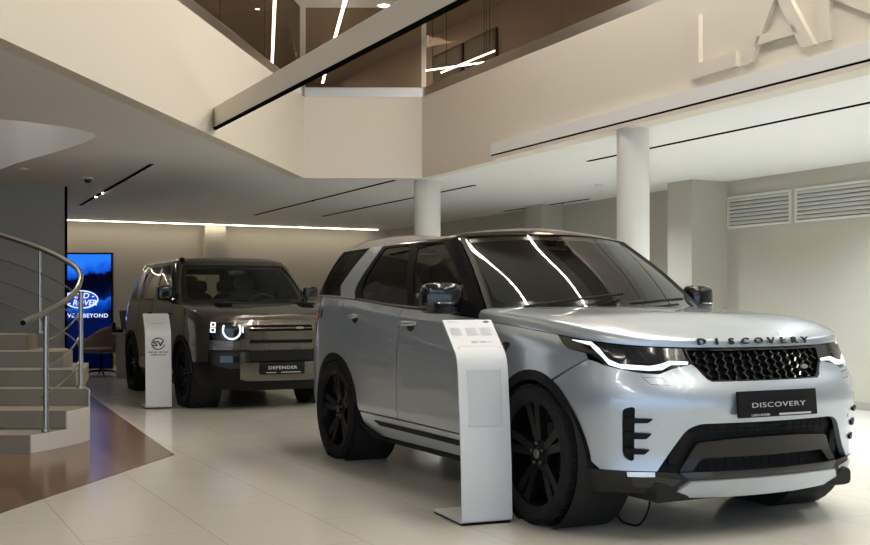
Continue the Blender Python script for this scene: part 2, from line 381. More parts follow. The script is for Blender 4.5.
def wall(name,a,b,z0,z1,m,th=.12,side=1):
    a,b=Vector(a),Vector(b); d=(b-a).normalized(); n=Vector((-d.y,d.x))*th*side
    q=MB(); q.prism([(a.x,a.y,z0),(b.x,b.y,z0),(b.x+n.x,b.y+n.y,z0),(a.x+n.x,a.y+n.y,z0)],(0,0,z1-z0)); return ST(q.build(name,m,None,False))
ZC=2.8; ZT=3.83; ZU=6.0
WD=Vector((-.447,.894)); ND=Vector((-.894,-.447))     # direction of the right wall (going away) and its inward normal
RW=lambda Z: Vector((11.13-.4996*Z,Z))
# floor, ceilings
slab('floor',[(-14,-6),(14.4,-6),(14.4,30),(-14,30)],-.1,0,M_FLOOR)
slab('floor_wood',[(-2.075,8.876),(-4.62,14.83),(-5.2,15.2),(-12,15.2),(-12,1.),(-3.43,1.)],0,.004,M_WOOD)
well=[(-5.19,13.3),(-4.75,12.66),(-4.07,11.83),(-3.70,11.36),(-3.42,10.98),(-3.26,10.72),(-3.20,10.45),(-3.27,10.2),(-3.40,9.98),(-3.62,9.75),(-3.9,9.55),(-4.25,9.42),(-4.8,9.35),(-5.6,9.5),(-6.4,10.2),(-6.8,11.2),(-6.7,12.3),(-6.1,13.1)]
L0,L1,R1,R0=Vector((-2.61,6.69)),Vector((-1.66,14.18)),Vector((-.165,14.18)),Vector((2.94,7.54))
LA,RA=Vector((-4.06,-5.)),Vector((8.87,-5.))
slab('ceiling',[(-14,-5),(LA.x-.07,-5),(L1.x-.07,14.25),(R1.x+.07,14.25),(RA.x+.08,-5),(14.4,-5),(14.4,30),(-14,30)],ZC,ZC+.7,W_CEIL,[well])
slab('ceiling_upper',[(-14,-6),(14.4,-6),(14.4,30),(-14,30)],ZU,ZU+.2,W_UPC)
# balcony fronts
n_=lambda a,b: 0
wall('wall_balcony_left',LA,L1,ZC-.003,ZT,W_FASCIA,.14,1); wall('wall_balcony_middle',L1+Vector((0,0)),R1,ZC-.003,ZT,W_FASCIA,.14,1); wall('wall_balcony_right',R1,RA,ZC-.003,ZT,W_FASCIA,.14,1)
# stairwell lining
b=MB(); k=len(well); b.add([(x,y,ZC) for x,y in well]+[(x,y,3.5) for x,y in well],[(i,(i+1)%k,(i+1)%k+k,i+k) for i in range(k)]); ST(b.build('wall_stairwell',W_STAIRW,None,True,60))
# walls
BC=Vector((-1.0,24.25)); BL=BC+Vector((-.894,-.447))*14.5
wall('wall_back',BL,BC,0,ZC,W_WALL,.15,1); wall('wall_right',BC,RW(-5.8),0,ZC,W_WALL,.15,1)
wall('wall_partition',(-12,15.2),(-5.045,15.2),0,ZC,W_PART,.03,1); ST(MB().box(-5.045,-5.022,15.19,15.23,0,ZC).build('trim_1',M_SLOT,None,False))
wall('wall_left',(-12.,-6),(-12.,19),0,ZU,W_UP,.15,1)
b=MB(); p=RW(14.6); q=[p,p+ND*.6,p+ND*.6+WD*.49,p+WD*.49]; b.prism([(v.x,v.y,0) for v in q],(0,0,ZC)); ST(b.build('wall_pilaster_right',W_WALL,None,False))
b=MB(); p=RW(18.1); q=[p,p+ND*.42,p+ND*.42+WD*.5,p+WD*.5]; b.prism([(v.x,v.y,0) for v in q],(0,0,ZC)); ST(b.build('wall_pilaster_middle',W_WALL,None,False))
bd=Vector((.894,.447)); bn=Vector((.447,-.894)); p=Vector((-6.7,21.4))+bd*2.25; b=MB(); q=[p,p+bn*.25,p+bn*.25+bd*.42,p+bd*.42]; b.prism([(v.x,v.y,0) for v in q],(0,0,ZC)); ST(b.build('wall_pilaster_back',W_WALL,None,False))
def skirting(name,a,b,n,h=.09):
    q=MB(); a,b=Vector(a)+n*.003,Vector(b)+n*.003; c,d=b+n*.012,a+n*.012; q.prism([(v.x,v.y,0.002) for v in (a,b,c,d)],(0,0,h)); return ST(q.build(name,M_BASEB,None,False))
skirting('baseboard_back',BL,BC-bd*.02,bn); skirting('baseboard_right',RW(14.55),RW(-5.5),ND)
# upper storey
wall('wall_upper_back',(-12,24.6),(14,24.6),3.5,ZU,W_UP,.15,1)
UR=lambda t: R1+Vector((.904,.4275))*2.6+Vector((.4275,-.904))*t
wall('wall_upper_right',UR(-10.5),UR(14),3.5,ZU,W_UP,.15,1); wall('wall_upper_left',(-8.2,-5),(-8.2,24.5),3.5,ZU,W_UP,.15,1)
# front facade: glazing behind the photographer
for i in range(6):
    x0=-12+i*4.4; o=tag(bpy.data.objects.new('window_%d'%(i+1),None),kind='structure'); COL.objects.link(o)
    f=MB(); f.box(x0,x0+.1,-6.1,-5.95,0,ZU); f.box(x0,x0+4.4,-6.1,-5.95,0,.1); f.box(x0,x0+4.4,-6.1,-5.95,ZC,ZC+.9); f.box(x0,x0+4.4,-6.1,-5.95,ZU-.1,ZU); tag(f.build('window_frame',M_STEEL,o,False),kind='structure')
    tag(MB().box(x0+.1,x0+4.4,-6.03,-6.02,.1,ZU-.1).build('window_pane',G_WINDOW,o,False),kind='structure')
# columns
for nm,x,y,r in (('column_rear',-.10,14.50,.172),('column_front',1.81,10.19,.148)):
    b=MB(); b.lathe([(r,0),(r,ZC)],48,'z',(x,y,0)); ST(b.build(nm,W_COL))
# glass balustrades
def balustrade(a,b,offset,label,nj):
    a,b=Vector(a),Vector(b); d=(b-a).normalized(); n=Vector((-d.y,d.x)); L=(b-a).length
    o=empty('glass_balustrade',(a.x,a.y,ZT+.001),math.atan2(d.y,d.x),label,'balustrade','glass balustrades around the void')
    q=MB(); q.box(0,L,.02,.11,0,.125,.004); q.build('base_channel',M_STEEL,o,False)
    for i in range(nj):
        MB().box(L*i/nj+.008,L*(i+1)/nj-.008,.055,.07,.10,1.15).build('glass_pane',G_RAIL,o,False)
balustrade(LA+(L1-LA)*.0,L1,.0,'tinted glass balustrade on the left side of the void',12)
balustrade(L1,R1,.0,'short tinted glass balustrade with bright steel base across the end of the void',1)
balustrade(R1,RA,.0,'long tinted glass balustrade on the right side of the void above the raised letters',13)
# bridging strip and ledge with lighting slot
rd=Vector((.447,-.894)); rn=Vector((.894,.447))
def run(name,p,l,off0,off1,z0,z1,m,d=rd):
    n=Vector((-d.y,d.x)); b=MB(); a=Vector(p); q=[a+n*off0,a+d*l+n*off0,a+d*l+n*off1,a+n*off1]; b.prism([(v.x,v.y,z0) for v in q],(0,0,z1-z0)); return ST(b.build(name,m,None,False))
run('trim_2',(-2.2,10.79),16.4,0,.035,2.88,3.065,W_FASCIA); run('trim_3',(-2.14,10.67),16.2,-.002,.037,2.862,2.8795,M_SLOT)
rf=Vector((.4275,-.904)); p=R1+rf*2.03
run('trim_4',p,18.5,-.10,-.002,2.845,2.965,W_CEIL,rf); run('trim_5',p,18.5,-.09,-.004,2.828,2.844,M_SLOT,rf); run('trim_6',p,18.5,-.095,-.002,2.79,2.827,W_FASCIA,rf)
# raised wall letters
sg=empty('wall_letters',tuple(R1)+(ZT,),0,'raised white letters mounted on the right balcony front above the silver SUV','sign')
x=Vector((rf.x,rf.y,0)); z=Vector((0,0,1)); nrm=Vector((-.904,-.4275,0)); base=Matrix((x,z,nrm)).transposed().to_4x4()
def strokes(kind,w,h,t):
    if kind=='L': return [[(0,0),(w,0),(w,t),(t,t),(t,h),(0,h)]]
    if kind=='N': return [[(0,0),(t,0),(t,h-t*1.9),(w-t,0),(w,0),(w,h),(w-t,h),(w-t,t*1.9),(t,h),(0,h)]]
    if kind=='D': return [[(0,0),(w*.55,0)]+[(w*.55+(w*.45)*math.sin(a),h/2-h/2*math.cos(a)) for a in np.linspace(.15,PI-.15,12)]+[(w*.55,h),(0,h)]]
t0=5.436; hh=.515; zb=3.065; th=.115
defs=[('L',0,.57),('A',.61,.79),('N',1.43,.76),('D',2.36,.72)]
for k,dx,w in defs:
    b=MB()
    o3=lambda u,v: tuple((Vector((R1.x,R1.y,0))+x*(t0+dx+u)+z*(zb+v)+nrm*.002))
    if k=='A':
        P=[(0,0),(th*1.15,0),(w*.28,hh*.30),(w*.72,hh*.30),(w-th*1.15,0),(w,0),(w*.5+th*.6,hh),(w*.5-th*.6,hh)]
        for S in ([P[0],P[1],(w*.5,hh*.86),(w*.5-th*.6,hh)],[(w*.5-th*.6,hh),(w*.5,hh*.86),(w*.5+th*.6,hh)],[(w*.5,hh*.86),P[4],P[5],(w*.5+th*.6,hh)],[(w*.20,hh*.22),(w*.80,hh*.22),(w*.74,hh*.36),(w*.26,hh*.36)]): b.prism([o3(*q) for q in S],nrm*.05)
    elif k=='D':
        outer=strokes('D',w,hh,th)[0]; inner=[(th+(u-th)*.0+max(0,(u-th))*.78,th+(v-th)*(hh-2*th)/(hh-2*th) if th<v<hh-th else (th if v<=th else hh-th)) for u,v in outer]
        nn=len(outer); 
        for i in range(nn): b.prism([o3(*outer[i]),o3(*outer[(i+1)%nn]),o3(*inner[(i+1)%nn]),o3(*inner[i])],nrm*.05)
    else:
        for S in strokes(k,w,hh,th): b.prism([o3(*q) for q in S],nrm*.05)
    o=b.build('letter',W_FASCIA,None,False); o.data.transform(Matrix.Translation((-R1.x,-R1.y,-ZT))); o.parent=sg
# ceiling tracks (dark slots) in the soffit
def track(a,b,label,spots=0):
    a,b=Vector(a),Vector(b); d=(b-a).normalized(); L=(b-a).length
    o=empty('ceiling_track',(a.x,a.y,ZC),math.atan2(d.y,d.x),label,'ceiling track','slotted tracks in the soffit')
    MB().box(0,L,-.022,.022,-.008,-.001).build('track_slot',M_SLOT,o,False)
    for i in range(spots):
        t=L*(i+.7)/(spots+.4); q=MB(); q.cyl((t,0,-.022),(t,0,-.002),.016,12); q.build('spot_head',M_BLACK if i not in (2,3) else M_LAMP,o)
track((1.71,12.48),(6.2,3.0),'thin black ceiling track running over the bonnet side of the silver SUV'); track((4.45,14.07),(7.8,7.0),'thin black ceiling track above the wall vents'); track((-3.25,20.1),(-.52,14.4),'black ceiling track above the dark SUV',1); track((-2.06,20.4),(.54,15.0),'black ceiling track passing behind the rear column'); track((-5.76,18.1),(-3.24,12.75),'dotted black ceiling track near the stair',9); track((1.2,19.3),(2.35,17.0),'short black ceiling track at the far right wall',2)
# led strips
def led(a,b,z,w,m,label,group=None):
    a,b=Vector(a),Vector(b); d=(b-a).normalized(); L=(b-a).length
    o=empty('led_strip_light',(a.x,a.y,z),math.atan2(d.y,d.x),label,'ceiling light',group)
    MB().box(0,L,-w/2-.012,w/2+.012,.004,.03).build('light_channel',M_WHITE,o,False); MB().box(0,L,-w/2,w/2,-.006,.003).build('light_diffuser',m,o,False); return o
p=Vector((-6.7,21.4))+bn*.35
led(p-bd*3.,p+bd*5.95,ZC-.032,.05,M_LEDC,'long lit strip along the top of the back wall behind the dark SUV')
d=Vector((-.155,1)).normalized()
for x0,lab in ((-2.53,'left bright line light on the upper ceiling beyond the void'),(-1.42,'right bright line light on the upper ceiling beyond the void')):
    a=Vector((x0,17.6)); led(a-d*2.6,a+d*6.6,ZU-.032,.045,M_LEDU,lab,'line lights on the upper ceiling')
d=Vector((-.335,.942)).normalized()
for x,y,l0,l1,lab in ((-2.3,-1.,3.5,3.,'added fill line light on the ceiling behind the photographer'),(.53,8.8,8.,2.6,'line light over the void reflected at the near side of the windscreen'),(2.05,9.9,9.,1.6,'line light over the void reflected in the middle of the windscreen'),(4.5,4.6,6.5,4.,'added fill line light over the void nearest the right balcony')):  # first and last are added out of view as fill light
    a=Vector((x,y)); led(a-d*l0,a+d*l1,ZU-.032,.06,M_LEDU if x>4 else M_LED,lab,'line lights over the void')
# upper storey fittings and reflected light lines
for x,y,lab in ((-.82,17.95,'round downlight on the upper ceiling right of both line lights'),(-2.89,18.15,'small downlight just left of the left line light'),(-3.81,18.1,'small downlight farthest left on the upper ceiling')):
    rr_=.125 if x>-1 else .05; o=empty('downlight',(x,y,ZU),0,lab,'ceiling light','upper downlights'); MB().lathe([(.7*rr_,-.006),(.96*rr_,-.01),(rr_,-.001)],24).build('lamp_ring',M_WHITE,o); MB().lathe([(0,-.008),(.7*rr_,-.006)],24).build('lamp_face',M_LAMP,o)
for t0_,t1_,lab in ((-5.1,-3.95,'dark framed panel on the upper wall, farther one'),(-3.85,-2.75,'dark framed panel on the upper wall, nearer one')):
    a=UR(t0_); o=empty('wall_panel',(a.x,a.y,5.34),math.atan2(rf.y,rf.x),lab,'wall panel','dark panels upstairs'); L=t1_-t0_
    MB().box(0,L,-.05,-.004,-.27,.27,.006).build('panel_frame',mat('panel frame',(.05,.042,.035),.6),o,False); MB().box(.05,L-.05,-.056,-.0505,-.22,.22).build('panel_face',mat('dark picture',(.10,.105,.095),.6),o,False)
for a,b_,lab in (((.086,16.,4.515),(.86,16.,4.83),'slanting glowing bar added for a light line reflected in the glass'),((-.13,16.05,4.556),(.80,16.05,4.687),'level glowing bar added for a reflected light line, crossing the slanting one')):  # glowing bars and wires stand in for light lines reflected in the glass
    o=empty('glass_reflection',a,0,lab,'reflection','light lines reflected in the balcony glass'); v=Vector(b_)-Vector(a); MB().tube([(0,0,0),v],.011,8).build('reflection_bar',M_LAMP,o); MB().cyl((v*.1),(v*.1).xy.to_3d()+Vector((0,0,ZU-a[2]-.002)),.004,6).cyl(v*.9,(v*.9).xy.to_3d()+Vector((0,0,ZU-a[2]-.002)),.004,6).build('added_wire',M_BLACK,o)
# wall vents
for Z0,Z1,lab in ((14.58,13.58,'left louvred vent high on the right wall'),(13.50,12.40,'right louvred vent high on the right wall')):
    a,b_=RW(Z0),RW(Z1); d=(b_-a).normalized(); L=(b_-a).length
    o=empty('wall_vent',(a.x,a.y,2.19),math.atan2(d.y,d.x),lab,'air vent','louvred wall vents'); H=.395
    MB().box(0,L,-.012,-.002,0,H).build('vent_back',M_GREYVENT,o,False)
    f=MB(); f.box(0,L,-.03,-.002,-.01,.02); f.box(0,L,-.03,-.002,H-.02,H+.01); f.box(-.01,.02,-.03,-.002,-.01,H+.01); f.box(L-.02,L+.01,-.03,-.002,-.01,H+.01); f.build('vent_frame',M_VENT,o,False)
    for i in range(7):
        zz=.045+i*.05; MB().prism([(.02,-.034,zz-.012),(.02,-.012,zz+.022),(.02,-.012,zz+.026),(.02,-.034,zz-.006)],(L-.04,0,0)).build('slat',M_VENT,o,False)
# small ceiling devices
o=empty('security_camera',(-4.38,14.07,ZC),0,'small dark dome camera under the ceiling by the stair','camera'); MB().lathe([(0,-.03),(.07,-.03),(.07,0)],20).build('camera_base',M_WHITE,o); MB().sup((0,0,-.035),(.05,.05,.045),(1,1)).build('camera_dome',M_GLOSSBLK,o)
o=empty('smoke_detector',(-4.85,13.1,ZC),0,'flat white smoke detector on the soffit below the stairwell opening','smoke detector'); o.location=(-4.84,13.13,ZC); MB().lathe([(0,-.03),(.05,-.028),(.06,-.001)],20).build('detector_body',M_VENT,o)
for x,y,lab in ((-1.13,22.,'small round sensor on the soffit left of the rear column'),(2.2,15.0,'small round sensor on the soffit between the columns')):
    o=empty('ceiling_sensor',(x,y,ZC),0,lab,'sensor','soffit sensors'); MB().lathe([(0,-.03),(.05,-.03),(.055,-.001)],16).build('sensor_body',M_VENT,o)
# ---------------------------------------------------------------- staircase
curve=[(-3.245,8.93),(-3.17,9.13),(-3.105,9.37),(-3.06,9.58),(-3.045,9.80),(-3.13,10.0),(-3.24,10.25),(-3.38,10.5),(-3.57,10.75),(-3.8,10.95),(-4.1,11.15),(-4.5,11.3)]
st=empty('staircase',(-3.6,9.4,0),0,'curved beige stone staircase with white side by the wood floor','staircase')
def local(o,ob): ob.data.transform(Matrix.Translation(-Vector(o.location))); ob.parent=o; return ob
fz=[8.93,9.38,9.82,10.08,10.46,10.82]; fx=[-3.245,-3.10,-3.05,-3.25,-3.49,-3.96]
for k in range(6):
    right=[p for p in curve if p[1]>fz[k]+.02] if k<3 else [(fx[k]+.02,fz[k]+.25),(fx[k]-.25,11.3)]
    P=[(-6.2,fz[k]-.02*k),(fx[k],fz[k])]+[(x-.01,y) for x,y in right]+[(-6.2,11.6)]
    b=MB(); b.prism([(x,y,.004+.15*k) for x,y in P],(0,0,.15-.004 if k==0 else .15)); local(st,b.build('step',M_STONE,None,False))
# white curved stringer
b=MB(); zt=lambda y: .15 if y<9.37 else .30 if y<9.80 else .45
for i in range(len(curve)-5):
    a,c=curve[i],curve[i+1]; z_=zt((a[1]+c[1])/2); n=Vector((c[1]-a[1],-(c[0]-a[0]))).normalized()*.012
    b.prism([(a[0],a[1],.005),(c[0],c[1],.005),(c[0]+n.x,c[1]+n.y,.005),(a[0]+n.x,a[1]+n.y,.005)],(0,0,z_-.006))
local(st,b.build('stringer',M_STRING,None,True,40))
ral=empty('stair_railing',(-3.23,9.2,.15),0,'curved steel handrail with thin rods on the stone staircase','railing')
H3=[Vector(p) for p in [(-3.222,8.72,1.054),(-3.225,8.90,1.082),(-3.233,9.15,1.116),(-3.210,9.42,1.172),(-3.188,9.66,1.236),(-3.177,9.88,1.325),(-3.193,10.05,1.426),(-3.257,10.20,1.498),(-3.341,10.32,1.552),(-3.458,10.45,1.604),(-3.629,10.62,1.672),(-3.826,10.80,1.738),(-4.093,11.05,1.815),(-4.428,11.35,1.902),(-4.921,11.80,2.025)]]
def spline(P,n=5):
    out=[]
    for i in range(len(P)-1):
        p0,p1,p2,p3=P[max(i-1,0)],P[i],P[i+1],P[min(i+2,len(P)-1)]
        for k in range(n):
            t=k/n; out.append(.5*((2*p1)+(p2-p0)*t+(2*p0-5*p1+4*p2-p3)*t*t+(3*p1-p0-3*p2+p3)*t**3))
    return out+[P[-1]]
b=MB(); b.tube(spline(H3),.025,14); local(ral,b.build('handrail',M_STEELD))
b=MB(); b.cyl(H3[0],H3[0]+(H3[0]-H3[1]).normalized()*.003,.021,14); local(ral,b.build('rail_end_cap',M_BLACK))
for off in (.24,.46,.68):
    b=MB(); b.tube([p-Vector((0,0,off)) for p in spline(H3[2:])],.008,8); local(ral,b.build('rod',M_STEELD))
for p,zb_,r in ((H3[2]+Vector((0.03,.03,0)),.155,.021),(H3[5]+Vector((.02,.06,-.0)),.455,.021),(H3[11],.92,.018)):
    b=MB(); b.cyl((p.x,p.y,zb_),(p.x,p.y,p.z-.01),r,14); b.lathe([(r,.02),(.038,.018),(.04,0)],16,'z',(p.x,p.y,zb_)); local(ral,b.build('post',M_STEELD))
# ---------------------------------------------------------------- screen, desk corner
o=empty('display_screen',(-6.39,20.15,0),0,'tall screen glowing blue with an oval logo behind the stair','screen')
MB().box(-.56,.56,0,.08,.02,2.12,.008).build('screen_case',M_BLACK,o,False)
M_PIC=bpy.data.materials.new('blue mountain picture'); M_PIC.use_nodes=True; nt=M_PIC.node_tree; nt.nodes.clear(); out=nd(M_PIC,'ShaderNodeOutputMaterial'); em=nd(M_PIC,'ShaderNodeEmission'); em.inputs[1].default_value=.47
tc=nd(M_PIC,'ShaderNodeTexCoord'); sp=nd(M_PIC,'ShaderNodeSeparateXYZ'); nz=nd(M_PIC,'ShaderNodeTexNoise'); nz.inputs['Scale'].default_value=3.2; nz.inputs['Detail'].default_value=6; rp=nd(M_PIC,'ShaderNodeValToRGB'); ad=nd(M_PIC,'ShaderNodeMath',operation='MULTIPLY_ADD'); ad.inputs[1].default_value=.22
m3=nd(M_PIC,'ShaderNodeMath',operation='MULTIPLY_ADD'); m3.inputs[1].default_value=-.13
lk(M_PIC,tc.outputs['Object'],nz.inputs['Vector']); lk(M_PIC,tc.outputs['Object'],sp.inputs[0]); lk(M_PIC,nz.outputs['Fac'],ad.inputs[0])
dv=nd(M_PIC,'ShaderNodeMath',operation='DIVIDE'); dv.inputs[1].default_value=2.12; lk(M_PIC,sp.outputs['Z'],dv.inputs[0]); lk(M_PIC,sp.outputs['X'],m3.inputs[0]); lk(M_PIC,dv.outputs[0],m3.inputs[2]); lk(M_PIC,m3.outputs[0],ad.inputs[2]); lk(M_PIC,ad.outputs[0],rp.inputs[0])
cr=rp.color_ramp; cr.elements[0].position=.0; cr.elements[0].color=(.0005,.0015,.012,1); cr.elements[1].position=1.; cr.elements[1].color=(.02,.20,.95,1)
for p_,c in ((.30,(.0005,.002,.02,1)),(.42,(.001,.006,.06,1)),(.53,(.001,.005,.05,1)),(.62,(.003,.05,.40,1)),(.65,(.01,.12,.75,1)),(.67,(.001,.01,.08,1)),(.74,(.0006,.002,.014,1)),(.90,(.0008,.002,.012,1)),(.93,(.006,.09,.70,1))): e=cr.elements.new(p_); e.color=c
lk(M_PIC,rp.outputs[0],em.inputs[0]); lk(M_PIC,em.outputs[0],out.inputs[0])
pic=MB().box(-.535,.535,-.004,-.001,.05,2.09).build('screen_picture',M_PIC,o,False)
M_LOGO=mat('lit white logo',(.8,.85,1),.5,emit=(.55,.68,1),estr=.55); M_LOGOD=mat('lit dark blue oval',(.0,.0,.02),.5,emit=(.004,.02,.25),estr=.9)
F=Matrix.Translation((0,-.008,1.275))@Matrix.Rotation(PI/2,4,'X')
ov=lambda a,b,z:[(a*math.cos(t),b*math.sin(t),z) for t in np.linspace(0,2*PI,48)[:-1]]
b=MB(); b.prism([F@Vector(p) for p in ov(.30,.155,.0)],(0,-.002,0)); b.build('logo_oval',M_LOGOD,o,False)
b=MB(); b.tube([F@Vector(p) for p in ov(.30,.155,.004)],.012,6,closed=True); b.build('logo_ring',M_LOGO,o)
for t,y,s,xs,dx in (('LAND -',.02,.14,1.1,-.02),('- ROVER',-.105,.14,1.0,.02)):
    me=letters(t,s,.002,xs,offset=.003); put(me,F@Matrix.Translation((dx,y,.004))@Matrix(((1,.2,0,0),(0,1,0,0),(0,0,1,0),(0,0,0,1)))); link_mesh('logo_lettering',me,M_LOGO,o,False)
me=letters('ABOVE & BEYOND',.098,.002,1.1,1.1,offset=.002); put(me,Matrix.Translation((0,-.008,.95))@Matrix.Rotation(PI/2,4,'X')); link_mesh('slogan_lettering',me,M_LOGO,o,False)
# chair
M_BROWN=mat('brown leather',(.17,.122,.09),.5); M_DESK=mat('desk laminate',(.45,.40,.35),.45)
o=empty('armchair',(-5.52,18.45,0),-PI/2-.35,'brown leather tub chair on a dark star base at the desk','chair')
b=MB()
def shell(u,v):
    a=-PI*.62+u*PI*1.24; r=.27+.05*v; x=-r*math.cos(a)*1.0; y=r*math.sin(a)*1.1; hgt=.40+v*(.20+.22*max(0,math.cos(a))**1.2); return (x-.03*v,y,hgt)
b.grid(shell,list(np.linspace(0,1,30)),list(np.linspace(0,1,8))); sh=b.build('shell',M_BROWN,o); md=sh.modifiers.new('thick','SOLIDIFY'); md.thickness=.035
MB().sup((.03,0,.43),(.27,.25,.05),(.5,.5)).build('seat_cushion',M_BROWN,o)
b=MB(); b.cyl((0,0,.09),(0,0,.40),.025,12); b.build('pedestal',M_BLACK,o)
for k in range(4):
    a=PI/4+k*PI/2; MB().tube([(0,0,.10),(.17*math.cos(a),.17*math.sin(a),.085),(.31*math.cos(a),.31*math.sin(a),.015)],[.022,.018,.012],8).build('leg',M_BLACK,o)
o=empty('desk',(-4.75,18.2,0),0,'brown laminate desk behind the dark SUV','desk'); MB().box(-.42,1.4,-.35,.45,.70,.735,.004).build('desk_top',M_DESK,o,False)
for x0 in (-.38,1.3): MB().box(x0,x0+.16,-.28,.38,0,.70,.004).build('leg',M_DESK,o,False)
o=empty('monitor',(-4.93,18.45,.735),.35,'dark computer monitor on the desk','monitor'); MB().box(-.02,.02,-.26,.26,.06,.38,.008,M=Matrix.Rotation(-.12,4,'Y')@Matrix.Rotation(PI/2-.5,4,'Z')).build('monitor_screen',mat('monitor grey',(.12,.11,.10),.5),o); MB().lathe([(0,.012),(.10,.012),(.11,0)],20).cyl((0,0,.01),(0,0,.2),.018).build('monitor_stand',M_BLACK,o)
o=empty('desk_phone',(-5.12,18.0,.735),.4,'small black desk phone at the desk edge','phone'); MB().prism([(-.08,-.08,0),(.08,-.08,0),(.08,.10,.0),(.08,.10,.05),(-.08,.10,.05)][:3]+[(-.08,.1,0)],(0,0,.05)).build('phone_base',M_BLACK,o); MB().box(-.09,-.04,-.08,.1,.051,.16,.01).build('handset',M_BLACK,o)
# ---------------------------------------------------------------- information stands
def stand(loc,rz,sc,label):
    o=empty('info_stand',loc,rz,label,'info stand',None,sc); w=.30; t=.012
    prof=[(.43,.006),(.02,.006),(.006,.012),(.0,.03),(.010,.30),(.034,.60),(.059,.84),(.070,.885),(.090,.925),(.116,.95),(.286,1.108)]      # (depth behind the front edge, height)
    def sheet(prof):
        P=[Vector((0,d,h)) for d,h in prof]; N=[]
        for i in range(len(P)):
            d=(P[min(i+1,len(P)-1)]-P[max(i-1,0)]).normalized(); N.append(Vector((0,-d.z,d.y)))
        b=MB(); V=[]
        for p,n in zip(P,N): V+=[p,p+Vector((w,0,0)),p+Vector((w,0,0))-n*t,p-n*t]
        F=[(0,1,2,3),((len(P)-1)*4+3,(len(P)-1)*4+2,(len(P)-1)*4+1,(len(P)-1)*4)]
        for i in range(len(P)-1):
            for k in range(4): F.append((i*4+k,(i+1)*4+k,(i+1)*4+(k+1)%4,i*4+(k+1)%4))
        return b.add(V,F)
    sheet([(d,h+.006) for d,h in prof]).build('panel',M_WHITE,o,True,50)
    MB().box(.004,w-.004,.01,.425,.001,.006).build('foot_pad',M_BLACK,o,False)
    a=Vector((0,.116,.95)); c=Vector((0,.286,1.108)); dn=(c-a).normalized(); X=Vector((1,0,0)); nn=X.cross(dn); 
    T=Matrix((X,dn,nn)).transposed().to_4x4(); T=Matrix.Translation(a+Vector((0,0,.006))+nn*.001)@T
    return o,T,w
M_ACR=mat('clear acrylic pocket',(.56,.575,.58),.3)
o,T,w=stand((.147,6.03,0),math.atan2(.110,.279),1.0,'white bent info stand beside the front door of the silver SUV')
def lines(o,T,x0,x1,y0,y1,n,m,h=.0035,nm='small_print'):
    b=MB()
    for i in range(n):
        y=y1-(y1-y0)*i/max(1,n-1); b.box(x0,x1-(.25*(x1-x0) if i%3==2 else 0),y-h/2,y+h/2,0,.0006,M=T)
    b.build(nm,m,o,False)
L_=(Vector((0,.286,1.108))-Vector((0,.116,.95))).length
me=letters('LAND ROVER',.0095,.0003,1.1,align='LEFT'); put(me,T@Matrix.Translation((.02,L_-.022,.0005))); link_mesh('heading',me,M_GREYTXT,o,False)
MB().prism([T@Vector((.262+.02*math.cos(t),L_-.018+.008*math.sin(t),0)) for t in np.linspace(0,2*PI,20)[:-1]],(T.to_3x3()@Vector((0,0,.001)))).build('oval_badge',mat('badge dark',(.05,.06,.055),.4),o,False)
for x0,x1,m in ((.02,.085,M_LIGHTGREY),(.115,.185,M_LIGHTGREY),(.20,.275,M_LIGHTGREY)): lines(o,T,x0,x1,.105,.165,9,m)
me=letters('880 780',.022,.0003,1.2,offset=.0005); put(me,T@Matrix.Translation((.165,.045,.0005))); link_mesh('price_lettering',me,M_GREYTXT,o,False); lines(o,T,.205,.25,.05,.052,1,M_GREYTXT)
for x in (.03,.282): MB().cyl(T@Vector((x,.006,-.001)),T@Vector((x,.006,.003)),.004,10).build('fixing_pin',M_STEEL,o)
lines(o,T,.03,.28,.020,.0201,1,M_LIGHTGREY,.002,'fold_line')
# acrylic pocket on the front
q=Matrix.Rotation(-.105,4,'X')
MB().box(.055,.255,-.012,-.006,.54,.845,.002,M=Matrix.Translation((0,-.019,0))@q).build('leaflet_pocket',M_ACR,o,False)
b=MB(); 
for x0,x1,z0,z1 in ((.052,.258,.842,.847),(.052,.258,.538,.543),(.052,.056,.538,.847),(.254,.258,.538,.847)): b.box(x0,x1,-.0135,-.006,z0,z1,M=Matrix.Translation((0,-.019,0))@q)
b.build('pocket_rim',M_LIGHTGREY,o,False)
o,T,w=stand((-3.295,12.70,0),math.atan2(.11,.279),.975,'white bent info stand with round emblem beside the dark SUV')
for x0,x1,m in ((.02,.085,M_LIGHTGREY),(.115,.185,M_LIGHTGREY),(.20,.275,M_LIGHTGREY)): lines(o,T,x0,x1,.095,.165,6,m)
lines(o,T,.06,.24,.05,.07,3,M_GREYTXT)
em_=bpy.data.objects.new('round_emblem',None); COL.objects.link(em_); em_.parent=o
q=Matrix.Translation((.15,.062,.76))@Matrix.Rotation(PI/2-.104,4,'X')
c=[(.072*math.cos(t),.066*math.sin(t),.014) for t in np.linspace(.45,2*PI-.15,40)]
b=MB(); b.tube([q@Vector(p) for p in c],.006,6); b.build('emblem_ring',M_LETTER,em_)
me=letters('SV',.085,.001,1.35,offset=.003); put(me,q@Matrix.Translation((0,-.028,.012))); link_mesh('emblem_lettering',me,M_LETTER,em_,False)
me=letters('SPECIAL VEHICLE',.025,.001,1.2,offset=.0008); put(me,q@Matrix.Translation((0,-.108,.011))); link_mesh('emblem_lettering',me,M_LETTER,em_,False)
me=letters('OPERATIONS',.025,.001,1.2,offset=.0008); put(me,q@Matrix.Translation((0,-.138,.011))); link_mesh('emblem_lettering',me,M_LETTER,em_,False)
